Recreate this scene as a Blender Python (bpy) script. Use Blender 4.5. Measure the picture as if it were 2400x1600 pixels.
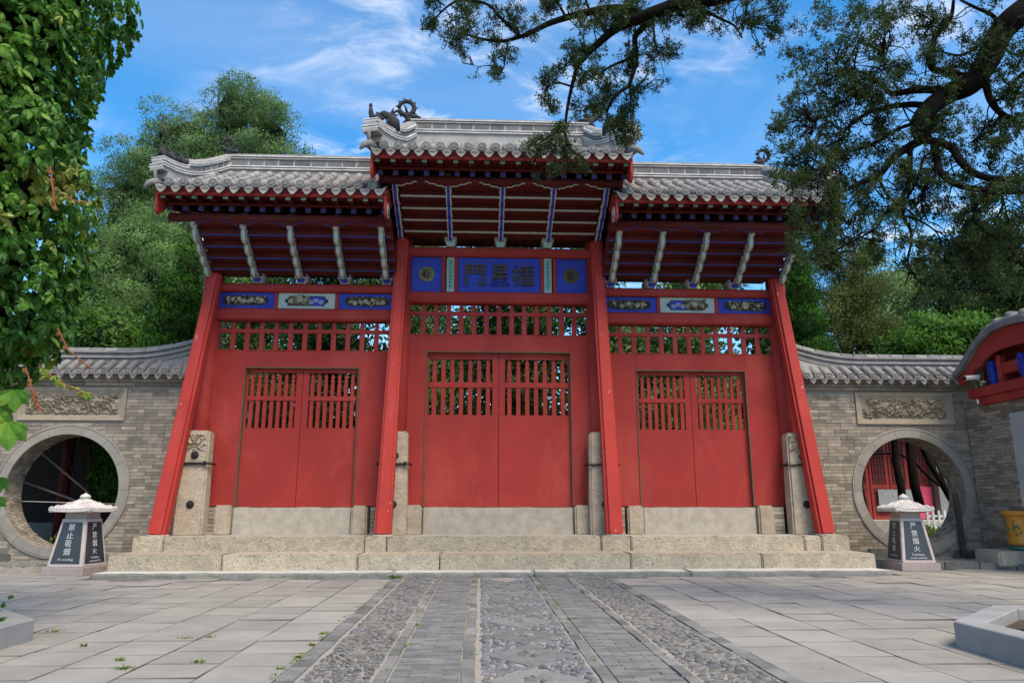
import bpy, bmesh, math, random
import numpy as np
from mathutils import Matrix, Vector
from math import sin, cos, pi, radians, sqrt, atan2, atan

for o in list(bpy.data.objects):
    bpy.data.objects.remove(o)
SC = bpy.context.scene
COL = SC.collection
RND = random.Random(11)

# ------------------------------------------------------------------ camera, sky, sun, exposure
FPX = 1710.0
PITCH = atan(384 / FPX)
YAW = atan(75 * cos(PITCH) / FPX)
EYE = Vector((0.0, 0.0, 1.15))
cam_data = bpy.data.cameras.new('camera')
cam_data.sensor_fit = 'HORIZONTAL'
cam_data.sensor_width = 36.0
cam_data.lens = 36.0 * FPX / 2400.0
cam_data.clip_start = 0.05
cam_data.clip_end = 2000.0
cam = bpy.data.objects.new('camera', cam_data)
COL.objects.link(cam)
cam.location = EYE
cam.rotation_euler = (pi / 2 + PITCH, 0, -YAW)
SC.camera = cam

SUN_ELEV, SUN_AZ = radians(56), radians(152)      # azimuth clockwise from +Y: behind the camera, a little right
world = bpy.data.worlds.new('World')
SC.world = world
world.use_nodes = True
wn, wl = world.node_tree.nodes, world.node_tree.links
wn.clear()
w_out = wn.new('ShaderNodeOutputWorld')
w_bg = wn.new('ShaderNodeBackground')
w_sky = wn.new('ShaderNodeTexSky')
w_sky.sky_type = 'NISHITA'
w_sky.sun_disc = False
w_sky.sun_elevation = SUN_ELEV
w_sky.sun_rotation = SUN_AZ
w_sky.air_density = 1.0
w_sky.dust_density = 0.9
w_sky.ozone_density = 2.2
w_bg.inputs['Strength'].default_value = 0.125
# thin wind-drawn cloud over the whole sky: the view ray is projected on a flat cloud layer
w_tc = wn.new('ShaderNodeTexCoord')
w_sep = wn.new('ShaderNodeSeparateXYZ')
wl.new(w_tc.outputs['Generated'], w_sep.inputs[0])
def wmath(op, a, b=None, clamp=False):
    n = wn.new('ShaderNodeMath'); n.operation = op; n.use_clamp = clamp
    for i, s in enumerate((a, b)):
        if s is None: continue
        if isinstance(s, (int, float)): n.inputs[i].default_value = s
        else: wl.new(s, n.inputs[i])
    return n.outputs[0]
w_h = wmath('ADD', wmath('MAXIMUM', w_sep.outputs[2], 0.0), 0.12)
w_px = wmath('DIVIDE', w_sep.outputs[0], w_h)
w_py = wmath('DIVIDE', w_sep.outputs[1], w_h)
w_cmb = wn.new('ShaderNodeCombineXYZ')
wl.new(w_px, w_cmb.inputs[0]); wl.new(w_py, w_cmb.inputs[1])
def wnoise(scale, detail, rough, dist, loc, stretch):
    m = wn.new('ShaderNodeMapping')
    m.inputs['Location'].default_value = loc
    m.inputs['Rotation'].default_value = (0, 0, radians(24))
    m.inputs['Scale'].default_value = stretch
    wl.new(w_cmb.outputs[0], m.inputs[0])
    n = wn.new('ShaderNodeTexNoise')
    n.inputs['Scale'].default_value = scale
    n.inputs['Detail'].default_value = detail
    n.inputs['Roughness'].default_value = rough
    n.inputs['Distortion'].default_value = dist
    wl.new(m.outputs[0], n.inputs['Vector'])
    return n.outputs['Fac']
def wramp(fac, lo, hi):
    n = wn.new('ShaderNodeMapRange'); n.clamp = True; n.interpolation_type = 'SMOOTHSTEP'
    n.inputs['From Min'].default_value = lo; n.inputs['From Max'].default_value = hi
    wl.new(fac, n.inputs['Value'])
    return n.outputs[0]
w_big = wramp(wnoise(1.5, 3, 0.5, 0.4, (4.22, 2.22, 0), (1, 1, 1)), 0.36, 0.64)
w_fine = wramp(wnoise(7.5, 9, 0.62, 0.55, (4.89, 5.17, 0), (0.75, 1.2, 1)), 0.43, 0.80)
w_veil = wramp(wnoise(1.3, 5, 0.6, 0.6, (0.12, 1.95, 0), (0.6, 1.1, 1)), 0.35, 0.75)
w_cl = wmath('ADD', wmath('MULTIPLY', wmath('MULTIPLY', w_big, w_fine), 0.78), wmath('MULTIPLY', w_veil, 0.14), True)
w_mix = wn.new('ShaderNodeMixRGB')
w_mix.inputs['Color2'].default_value = (7.2, 7.35, 7.6, 1)
w_hue = wn.new('ShaderNodeHueSaturation')
w_hue.inputs['Saturation'].default_value = 1.40
w_hue.inputs['Hue'].default_value = 0.494
w_hue.inputs['Value'].default_value = 1.50
wl.new(w_sky.outputs[0], w_hue.inputs['Color'])
wl.new(w_cl, w_mix.inputs['Fac'])
wl.new(w_hue.outputs[0], w_mix.inputs['Color1'])
wl.new(w_mix.outputs[0], w_bg.inputs['Color'])
wl.new(w_bg.outputs[0], w_out.inputs['Surface'])

sun_data = bpy.data.lights.new('sun', 'SUN')
sun_data.energy = 3.1
sun_data.angle = radians(30)
sun_data.color = (1.0, 0.86, 0.66)
sun = bpy.data.objects.new('sun', sun_data)
COL.objects.link(sun)
sun_dir = Vector((sin(SUN_AZ) * cos(SUN_ELEV), cos(SUN_AZ) * cos(SUN_ELEV), sin(SUN_ELEV)))
sun.rotation_euler = sun_dir.to_track_quat('Z', 'Y').to_euler()
sun.location = sun_dir * 40

SC.view_settings.view_transform = 'Standard'
SC.view_settings.look = 'None'
SC.view_settings.gamma = 1.0
SC.view_settings.exposure = 0.56
SC.view_settings.use_curve_mapping = False
try:
    SC.cycles.max_bounces = 7
    SC.cycles.diffuse_bounces = 4
    SC.cycles.transparent_max_bounces = 6
except Exception:
    pass

# ------------------------------------------------------------------ materials
MATS = {}
def new_mat(name):
    m = bpy.data.materials.new(name); m.use_nodes = True
    nt = m.node_tree; nt.nodes.clear()
    MATS[name] = m
    return m, nt.nodes, nt.links

def rand_piece(N, L):
    """a random number per object plus per loose piece of a mesh"""
    oi = N.new('ShaderNodeObjectInfo'); g = N.new('ShaderNodeNewGeometry')
    a = N.new('ShaderNodeMath'); a.operation = 'ADD'
    L.new(oi.outputs['Random'], a.inputs[0]); L.new(g.outputs['Random Per Island'], a.inputs[1])
    f = N.new('ShaderNodeMath'); f.operation = 'FRACT'; L.new(a.outputs[0], f.inputs[0])
    return f.outputs[0], g.outputs['Position']

def noise(N, L, pos, scale, detail=5, rough=0.6, stretch=None, dist=0.0):
    n = N.new('ShaderNodeTexNoise')
    n.inputs['Scale'].default_value = scale; n.inputs['Detail'].default_value = detail
    n.inputs['Roughness'].default_value = rough; n.inputs['Distortion'].default_value = dist
    if stretch:
        mp = N.new('ShaderNodeMapping'); mp.inputs['Scale'].default_value = stretch
        L.new(pos, mp.inputs[0]); pos = mp.outputs[0]
    L.new(pos, n.inputs['Vector'])
    return n.outputs['Fac']

def maprange(N, L, v, lo, hi, a=0.0, b=1.0, smooth=True):
    n = N.new('ShaderNodeMapRange'); n.clamp = True
    if smooth: n.interpolation_type = 'SMOOTHSTEP'
    n.inputs['From Min'].default_value = lo; n.inputs['From Max'].default_value = hi
    n.inputs['To Min'].default_value = a; n.inputs['To Max'].default_value = b
    L.new(v, n.inputs['Value'])
    return n.outputs[0]

def mixc(N, L, fac, c1, c2, mode='MIX'):
    n = N.new('ShaderNodeMixRGB'); n.blend_type = mode
    for i, s in ((0, fac), (1, c1), (2, c2)):
        if isinstance(s, (int, float)): n.inputs[i].default_value = s
        elif isinstance(s, tuple): n.inputs[i].default_value = (*s, 1)
        else: L.new(s, n.inputs[i])
    return n.outputs[0]

def mat(name, c1, c2=None, scale=3.0, rough=0.7, bump=0.25, bscale=45, bdist=0.01, piece=0.0,
        spec=0.3, stains=(), speck=None, metal=0.0, stretch=None):
    m, N, L = new_mat(name)
    out = N.new('ShaderNodeOutputMaterial'); b = N.new('ShaderNodeBsdfPrincipled')
    L.new(b.outputs[0], out.inputs[0])
    rnd, pos = rand_piece(N, L)
    c2 = c2 or tuple(x * 0.72 for x in c1)
    col = mixc(N, L, maprange(N, L, noise(N, L, pos, scale, 6, 0.65, stretch), 0.3, 0.7), c1, c2)
    if speck:
        sc_, scol, lo, hi, amt = speck
        f = maprange(N, L, noise(N, L, pos, sc_, 2, 0.5), lo, hi, 0, amt)
        col = mixc(N, L, f, col, scol)
    for (scol, ssc, lo, hi, amt, sst) in stains:
        f = maprange(N, L, noise(N, L, pos, ssc, 7, 0.7, sst, 0.3), lo, hi, 0, amt)
        col = mixc(N, L, f, col, scol)
    if piece:
        v = maprange(N, L, rnd, 0, 1, 1 - piece, 1 + piece * 0.75, False)
        cv = N.new('ShaderNodeCombineXYZ')
        for i in range(3): L.new(v, cv.inputs[i])
        col = mixc(N, L, 1.0, col, cv.outputs[0], 'MULTIPLY')
    L.new(col, b.inputs['Base Color'])
    b.inputs['Metallic'].default_value = metal
    b.inputs['Specular IOR Level'].default_value = spec
    rr = maprange(N, L, noise(N, L, pos, scale * 2.3, 4), 0.3, 0.7, max(0.05, rough - 0.1), min(1, rough + 0.1))
    L.new(rr, b.inputs['Roughness'])
    if bump:
        bp = N.new('ShaderNodeBump'); bp.inputs['Strength'].default_value = bump
        bp.inputs['Distance'].default_value = bdist
        L.new(noise(N, L, pos, bscale, 6, 0.65), bp.inputs['Height'])
        L.new(bp.outputs[0], b.inputs['Normal'])
    return m

def leaf_mat(name, cols, trans=0.3, rough=0.5, patch=0.9, spec=0.06):
    """leaf colour: a ramp over a random number per leaf, drifting from clump to clump"""
    m, N, L = new_mat(name)
    out = N.new('ShaderNodeOutputMaterial'); b = N.new('ShaderNodeBsdfPrincipled')
    t = N.new('ShaderNodeBsdfTranslucent'); mx = N.new('ShaderNodeMixShader')
    rnd, pos = rand_piece(N, L)
    n1 = noise(N, L, pos, patch, 3, 0.6)
    a = N.new('ShaderNodeMath'); a.operation = 'MULTIPLY_ADD'
    a.inputs[1].default_value = 0.45; L.new(rnd, a.inputs[0])
    nn = maprange(N, L, n1, 0.28, 0.72, 0.0, 0.55, False); L.new(nn, a.inputs[2])
    r = N.new('ShaderNodeValToRGB')
    e = r.color_ramp.elements
    e[0].position, e[0].color = 0.05, (*cols[0], 1)
    e[1].position, e[1].color = 0.95, (*cols[-1], 1)
    for i, c in enumerate(cols[1:-1]):
        x = e.new(0.05 + 0.9 * (i + 1) / (len(cols) - 1)); x.color = (*c, 1)
    L.new(a.outputs[0], r.inputs[0])
    L.new(r.outputs[0], b.inputs['Base Color'])
    b.inputs['Roughness'].default_value = rough
    b.inputs['Specular IOR Level'].default_value = spec
    tc = mixc(N, L, 1.0, r.outputs[0], (1.15, 1.25, 0.55), 'MULTIPLY')
    L.new(tc, t.inputs[0])
    mx.inputs[0].default_value = trans
    L.new(b.outputs[0], mx.inputs[1]); L.new(t.outputs[0], mx.inputs[2]); L.new(mx.outputs[0], out.inputs[0])
    return m

RED = (0.335, 0.034, 0.027)
mat('eave_shade_red', (0.115, 0.017, 0.016), (0.075, 0.013, 0.012), 2.2, 0.7, 0.1, 30, 0.004, 0.05, 0.15, (((0.05, 0.03, 0.028), 3, 0.5, 0.75, 0.6, (1, 1, 2)),))  # the gate's red, darkened to paint in the deep shade under the eaves
mat('red_paint', RED, (0.275, 0.030, 0.025), 1.3, 0.62, 0.06, 22, 0.004, 0.04, 0.18,
    stains=(((0.43, 0.06, 0.05), 2.6, 0.52, 0.75, 0.35, (1, 1, 0.35)), ((0.23, 0.022, 0.02), 1.1, 0.56, 0.8, 0.35, (1, 1, 0.5)),
            ((0.44, 0.075, 0.058), 0.7, 0.48, 0.70, 0.5, (1, 1, 0.6)), ((0.17, 0.05, 0.042), 5, 0.58, 0.74, 0.40, (3, 1, 0.12)), ((0.42, 0.20, 0.16), 14, 0.66, 0.72, 0.35, (2, 1, 0.3)), ((0.5, 0.3, 0.26), 21, 0.73, 0.77, 0.5, None)))
mat('red_worn', (0.44, 0.042, 0.032), (0.36, 0.038, 0.03), 1.6, 0.6, 0.12, 26, 0.006, 0.03, 0.2,
    stains=(((0.50, 0.10, 0.085), 3.0, 0.5, 0.75, 0.4, (1, 1, 0.25)), ((0.2, 0.025, 0.022), 24, 0.64, 0.70, 0.7, (1, 1, 0.6)),
            ((0.55, 0.47, 0.43), 9, 0.665, 0.69, 0.85, (1, 1, 0.6))))
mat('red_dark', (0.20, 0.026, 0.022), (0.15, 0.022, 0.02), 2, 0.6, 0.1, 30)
mat('blue_paint', (0.024, 0.050, 0.43), (0.02, 0.04, 0.33), 2.5, 0.55, 0.05, 30, stains=(((0.10, 0.12, 0.42), 6, 0.6, 0.8, 0.4, None),))
mat('blue_dull', (0.04, 0.045, 0.16), (0.03, 0.034, 0.11), 3, 0.6, 0.05, 30)
mat('violet_line', (0.04, 0.028, 0.13), (0.03, 0.022, 0.10), 4, 0.6, 0.05)
mat('teal_paint', (0.33, 0.52, 0.48), (0.26, 0.43, 0.40), 4, 0.6, 0.05)
mat('teal_dark', (0.04, 0.16, 0.15), None, 4, 0.6, 0.05)
mat('pale_green', (0.42, 0.48, 0.44), (0.35, 0.41, 0.37), 3, 0.65, 0.05)
mat('rafter_green', (0.20, 0.34, 0.27), (0.14, 0.24, 0.2), 5, 0.6, 0.05, piece=0.3)
mat('grey_cream', (0.42, 0.41, 0.36), (0.30, 0.30, 0.26), 9, 0.65, 0.15, 60)
mat('white_line', (0.60, 0.60, 0.56), (0.48, 0.48, 0.45), 8, 0.6, 0.05)
mat('dark_backing', (0.035, 0.025, 0.022), None, 5, 0.7, 0.1)
mat('black_line', (0.02, 0.02, 0.025), None, 5, 0.6, 0.0)
mat('trim_brown', (0.13, 0.10, 0.06), (0.09, 0.07, 0.042), 6, 0.55, 0.1)
mat('letter_bronze', (0.062, 0.040, 0.026), (0.045, 0.03, 0.022), 6, 0.45, 0.08)
mat('carve_cream', (0.46, 0.42, 0.32), (0.30, 0.26, 0.18), 22, 0.6, 0.2, 60, piece=0.45)
mat('carve_olive', (0.20, 0.18, 0.07), (0.10, 0.085, 0.04), 22, 0.6, 0.2, 60, piece=0.5)
mat('iron', (0.022, 0.021, 0.022), (0.04, 0.035, 0.032), 12, 0.5, 0.3, 60, metal=0.5)
G_ST = (((0.16, 0.13, 0.10), 2.2, 0.56, 0.78, 0.5, None), ((0.42, 0.24, 0.11), 1.6, 0.62, 0.8, 0.35, (1, 1, 3)), ((0.60, 0.57, 0.50), 5, 0.6, 0.75, 0.4, None))
mat('granite_tan', (0.54, 0.465, 0.35), (0.395, 0.34, 0.25), 4.5, 0.85, 1.0, 26, 0.03, 0.14, 0.15, G_ST + (((0.20, 0.155, 0.10), 13, 0.54, 0.66, 0.7, (1, 1, 1.6)), ((0.70, 0.64, 0.52), 17, 0.56, 0.68, 0.45, None), ((0.15, 0.12, 0.085), 3.0, 0.60, 0.70, 0.5, (1, 1, 4))), (40, (0.22, 0.175, 0.12), 0.54, 0.66, 0.5))
mat('granite_grey', (0.46, 0.41, 0.335), (0.35, 0.305, 0.245), 5, 0.85, 0.7, 60, 0.012, 0.12, 0.15, G_ST[:1], (150, (0.20, 0.18, 0.15), 0.55, 0.68, 0.5))
mat('granite_white', (0.60, 0.58, 0.54), (0.47, 0.455, 0.42), 2.5, 0.85, 0.7, 70, 0.012, 0.06, 0.15, ((( 0.2, 0.2, 0.18), 3, 0.6, 0.8, 0.35, None),), (160, (0.26, 0.25, 0.23), 0.56, 0.68, 0.5))
mat('granite_mossy', (0.27, 0.26, 0.235), (0.16, 0.165, 0.14), 7, 0.9, 0.9, 30, 0.02, 0.06, 0.1, (((0.09, 0.09, 0.08), 10, 0.55, 0.68, 0.6, None), ((0.42, 0.40, 0.37), 14, 0.58, 0.7, 0.5, None)))
mat('stone_pillar', (0.47, 0.395, 0.30), (0.34, 0.28, 0.21), 5, 0.88, 0.9, 26, 0.025, 0.08, 0.12, (((0.27, 0.25, 0.22), 1.5, 0.55, 0.75, 0.6, None), ((0.16, 0.13, 0.10), 5, 0.63, 0.75, 0.5, None)), (130, (0.22, 0.18, 0.13), 0.56, 0.68, 0.45))
mat('wall_brick', (0.325, 0.275, 0.212), (0.235, 0.203, 0.165), 6, 0.88, 0.4, 70, 0.006, 0.36, 0.15,
    (((0.11, 0.105, 0.10), 1.1, 0.56, 0.76, 0.55, (1, 1, 1.4)), ((0.46, 0.41, 0.34), 1.7, 0.60, 0.76, 0.45, None), ((0.36, 0.27, 0.19), 0.9, 0.6, 0.8, 0.35, None)))
mat('mortar', (0.33, 0.30, 0.26), (0.24, 0.22, 0.19), 8, 0.95, 0.4, 80, 0.006, 0, 0.1, (((0.12, 0.11, 0.10), 1.5, 0.55, 0.75, 0.5, None),))
mat('ring_stone', (0.31, 0.285, 0.245), (0.25, 0.23, 0.20), 4, 0.85, 0.35, 60, 0.006, 0.10, 0.15, (((0.12, 0.115, 0.105), 1.8, 0.58, 0.8, 0.5, None),))
mat('carved_brick', (0.34, 0.285, 0.215), (0.27, 0.225, 0.17), 5, 0.88, 0.4, 80, 0.006, 0, 0.1, (((0.12, 0.105, 0.09), 3, 0.58, 0.8, 0.5, None),))
mat('base_rubble', (0.15, 0.145, 0.13), (0.10, 0.095, 0.085), 5, 0.9, 0.6, 40, 0.02, 0.3, 0.15)
T_ST = (((0.12, 0.115, 0.11), 2.4, 0.55, 0.75, 0.55, None), ((0.54, 0.52, 0.48), 5, 0.6, 0.74, 0.5, None), ((0.46, 0.36, 0.28), 1.3, 0.64, 0.8, 0.3, None))
mat('roof_tile', (0.31, 0.293, 0.27), (0.215, 0.203, 0.19), 5, 0.85, 0.4, 55, 0.008, 0.18, 0.15, T_ST)
mat('tile_dark', (0.20, 0.196, 0.19), (0.14, 0.138, 0.135), 8, 0.8, 0.5, 60, 0.01, 0.2, 0.2, T_ST[1:2])
mat('wall_tile', (0.24, 0.23, 0.22), (0.17, 0.165, 0.16), 5, 0.85, 0.4, 55, 0.008, 0.25, 0.15, (((0.40, 0.37, 0.33), 3, 0.58, 0.75, 0.5, None), ((0.09, 0.085, 0.08), 2.2, 0.56, 0.75, 0.5, None)))
mat('ridge_plaster', (0.40, 0.39, 0.37), (0.27, 0.262, 0.25), 2.6, 0.88, 0.35, 45, 0.008, 0, 0.12, (((0.25, 0.24, 0.23), 3.2, 0.56, 0.76, 0.6, (1, 1, 2)),))
mat('ridge_line', (0.64, 0.63, 0.61), (0.44, 0.43, 0.42), 5, 0.85, 0.3, 50, 0.006, 0, 0.12, (((0.25, 0.24, 0.23), 5, 0.6, 0.75, 0.6, None),))
mat('ridge_groove', (0.045, 0.045, 0.045), None, 5, 0.9, 0.1)
mat('ridge_brick', (0.16, 0.158, 0.156), (0.105, 0.105, 0.105), 6, 0.85, 0.35, 60, 0.006, 0.22, 0.15, (((0.58, 0.57, 0.55), 6, 0.6, 0.74, 0.5, None),))
mat('beast_stone', (0.040, 0.040, 0.044), (0.026, 0.026, 0.03), 9, 0.75, 0.6, 50, 0.02, 0, 0.25)
mat('slab', (0.330, 0.307, 0.268), (0.262, 0.245, 0.213), 1.7, 0.9, 0.3, 70, 0.004, 0.11, 0.12,
    (((0.17, 0.16, 0.148), 0.8, 0.52, 0.76, 0.45, None), ((0.43, 0.40, 0.37), 3.5, 0.58, 0.78, 0.35, None), ((0.12, 0.11, 0.10), 8, 0.62, 0.71, 0.6, None), ((0.10, 0.095, 0.085), 30, 0.68, 0.74, 0.7, None)), (120, (0.27, 0.25, 0.23), 0.6, 0.72, 0.25))
mat('joint_dirt', (0.21, 0.19, 0.165), (0.10, 0.09, 0.078), 1.1, 0.95, 0.6, 50, 0.01)
mat('curb_slate', (0.225, 0.217, 0.20), (0.15, 0.146, 0.136), 5, 0.85, 0.4, 60, 0.008, 0.34, 0.15, (((0.32, 0.30, 0.26), 3, 0.56, 0.75, 0.5, None),))
mat('path_brick', (0.222, 0.215, 0.202), (0.162, 0.158, 0.15), 5, 0.88, 0.4, 60, 0.008, 0.22, 0.15, (((0.31, 0.295, 0.27), 2.4, 0.58, 0.76, 0.4, None),))
mat('pebble', (0.20, 0.186, 0.165), (0.14, 0.132, 0.12), 9, 0.7, 0.15, 60, 0.004, 0.38, 0.25)
mat('pebble_blue', (0.182, 0.180, 0.184), (0.132, 0.132, 0.14), 9, 0.7, 0.15, 60, 0.004, 0.3, 0.25)
mat('path_mortar', (0.36, 0.328, 0.28), (0.27, 0.247, 0.212), 5, 0.92, 0.4, 70, 0.008, 0, 0.1, (((0.17, 0.17, 0.12), 2, 0.58, 0.78, 0.4, None),))
mat('soil', (0.09, 0.07, 0.05), (0.06, 0.047, 0.034), 4, 0.95, 0.8, 20, 0.03)
mat('earth_ground', (0.17, 0.15, 0.115), (0.10, 0.11, 0.06), 0.6, 0.95, 0.5, 8, 0.03)
mat('sign_stone', (0.49, 0.425, 0.395), (0.42, 0.365, 0.34), 6, 0.7, 0.15, 90, 0.003, 0.0, 0.25, (), (200, (0.3, 0.24, 0.22), 0.58, 0.68, 0.35))
mat('sign_base', (0.36, 0.295, 0.275), (0.31, 0.255, 0.24), 6, 0.7, 0.15, 90, 0.003, 0.0, 0.25, (), (200, (0.2, 0.16, 0.15), 0.58, 0.68, 0.35))
mat('sign_roof', (0.58, 0.54, 0.51), (0.48, 0.45, 0.425), 6, 0.75, 0.2, 80, 0.004)
mat('sign_black', (0.035, 0.039, 0.045), (0.028, 0.03, 0.035), 3, 0.35, 0.02, 80, spec=0.5)
mat('sign_letter', (0.50, 0.51, 0.52), None, 6, 0.6, 0.0)
mat('urn_glaze', (0.62, 0.28, 0.035), (0.52, 0.215, 0.025), 5, 0.22, 0.05, 20, spec=0.5)
mat('urn_green', (0.05, 0.17, 0.10), (0.04, 0.12, 0.08), 6, 0.25, 0.03, spec=0.5)
mat('cctv_white', (0.70, 0.71, 0.71), None, 5, 0.4, 0.0, spec=0.5)
mat('glass_black', (0.01, 0.01, 0.012), None, 5, 0.15, 0.0, spec=0.6)
mat('stele_grey', (0.38, 0.39, 0.39), (0.30, 0.31, 0.31), 2, 0.6, 0.1, 40, stains=(((0.1, 0.1, 0.1), 6, 0.68, 0.74, 0.8, None),))
mat('planter_stone', (0.32, 0.312, 0.296), (0.245, 0.238, 0.226), 3, 0.8, 0.3, 70, 0.005, 0.06, 0.2, (((0.22, 0.21, 0.2), 1.5, 0.58, 0.8, 0.5, None),), (150, (0.2, 0.2, 0.19), 0.58, 0.68, 0.4))
mat('white_paint', (0.78, 0.78, 0.76), (0.68, 0.68, 0.66), 5, 0.5, 0.05)
mat('poster_pink', (0.62, 0.09, 0.17), (0.55, 0.06, 0.12), 2, 0.6, 0.0)
mat('notice_grey', (0.36, 0.37, 0.37), (0.26, 0.27, 0.27), 9, 0.6, 0.0)
mat('pole_wood', (0.34, 0.30, 0.25), (0.25, 0.22, 0.18), 6, 0.8, 0.3, 50)
mat('bark', (0.085, 0.068, 0.055), (0.05, 0.042, 0.036), 8, 0.92, 0.9, 26, 0.03, stretch=(1, 1, 0.25))
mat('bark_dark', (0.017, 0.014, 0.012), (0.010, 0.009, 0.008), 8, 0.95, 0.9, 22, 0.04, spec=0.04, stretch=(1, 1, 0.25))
mat('vine_red', (0.30, 0.075, 0.045), (0.22, 0.09, 0.04), 9, 0.7, 0.1)
mat('door_hall_red', (0.36, 0.04, 0.03), (0.30, 0.034, 0.026), 2, 0.55, 0.05)
mat('grey_wall', (0.27, 0.265, 0.26), (0.20, 0.20, 0.195), 3, 0.9, 0.3, 30)
leaf_mat('leaf_juniper_back', ((0.050, 0.098, 0.040), (0.092, 0.168, 0.066), (0.138, 0.230, 0.094), (0.19, 0.28, 0.13)), 0.2, 0.6)
leaf_mat('leaf_cypress_low', ((0.062, 0.120, 0.045), (0.11, 0.205, 0.068), (0.165, 0.275, 0.092), (0.22, 0.32, 0.13)), 0.22, 0.6)
leaf_mat('leaf_thuja', ((0.010, 0.036, 0.008), (0.022, 0.068, 0.012), (0.042, 0.115, 0.020), (0.085, 0.185, 0.03)), 0.12, 0.7, 0.9, 0.02)
leaf_mat('leaf_broad', ((0.025, 0.075, 0.018), (0.055, 0.135, 0.030), (0.095, 0.20, 0.045), (0.15, 0.26, 0.065)), 0.4, 0.45)
leaf_mat('leaf_locust', ((0.045, 0.065, 0.022), (0.085, 0.115, 0.038), (0.13, 0.155, 0.055), (0.18, 0.195, 0.085)), 0.35, 0.55)
leaf_mat('leaf_far', ((0.055, 0.105, 0.045), (0.10, 0.17, 0.065), (0.15, 0.23, 0.085), (0.20, 0.28, 0.12)), 0.4, 0.55)
leaf_mat('leaf_dark', ((0.015, 0.035, 0.014), (0.030, 0.062, 0.022), (0.052, 0.095, 0.034), (0.085, 0.135, 0.05)), 0.25, 0.6)
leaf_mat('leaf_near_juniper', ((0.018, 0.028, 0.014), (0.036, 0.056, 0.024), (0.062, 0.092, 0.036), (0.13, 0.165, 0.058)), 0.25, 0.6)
leaf_mat('leaf_creeper', ((0.022, 0.080, 0.022), (0.052, 0.150, 0.028), (0.115, 0.26, 0.036), (0.25, 0.40, 0.055)), 0.42, 0.45, 1.3, 0.25)
leaf_mat('leaf_creeper_yellow', ((0.13, 0.25, 0.035), (0.26, 0.33, 0.05), (0.34, 0.24, 0.06)), 0.4, 0.4, 1.5, 0.4)
leaf_mat('leaf_creeper_red', ((0.30, 0.22, 0.08), (0.34, 0.16, 0.07), (0.32, 0.09, 0.05)), 0.35, 0.45, 2)
leaf_mat('leaf_grass', ((0.10, 0.16, 0.035), (0.18, 0.26, 0.06), (0.27, 0.33, 0.10)), 0.35, 0.6, 3)

mat('crown_shade', (0.016, 0.030, 0.012), (0.010, 0.020, 0.009), 6, 0.9, 0.8, 14, 0.05, 0, 0.02)  # near black, for the shade inside the crowns

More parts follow.
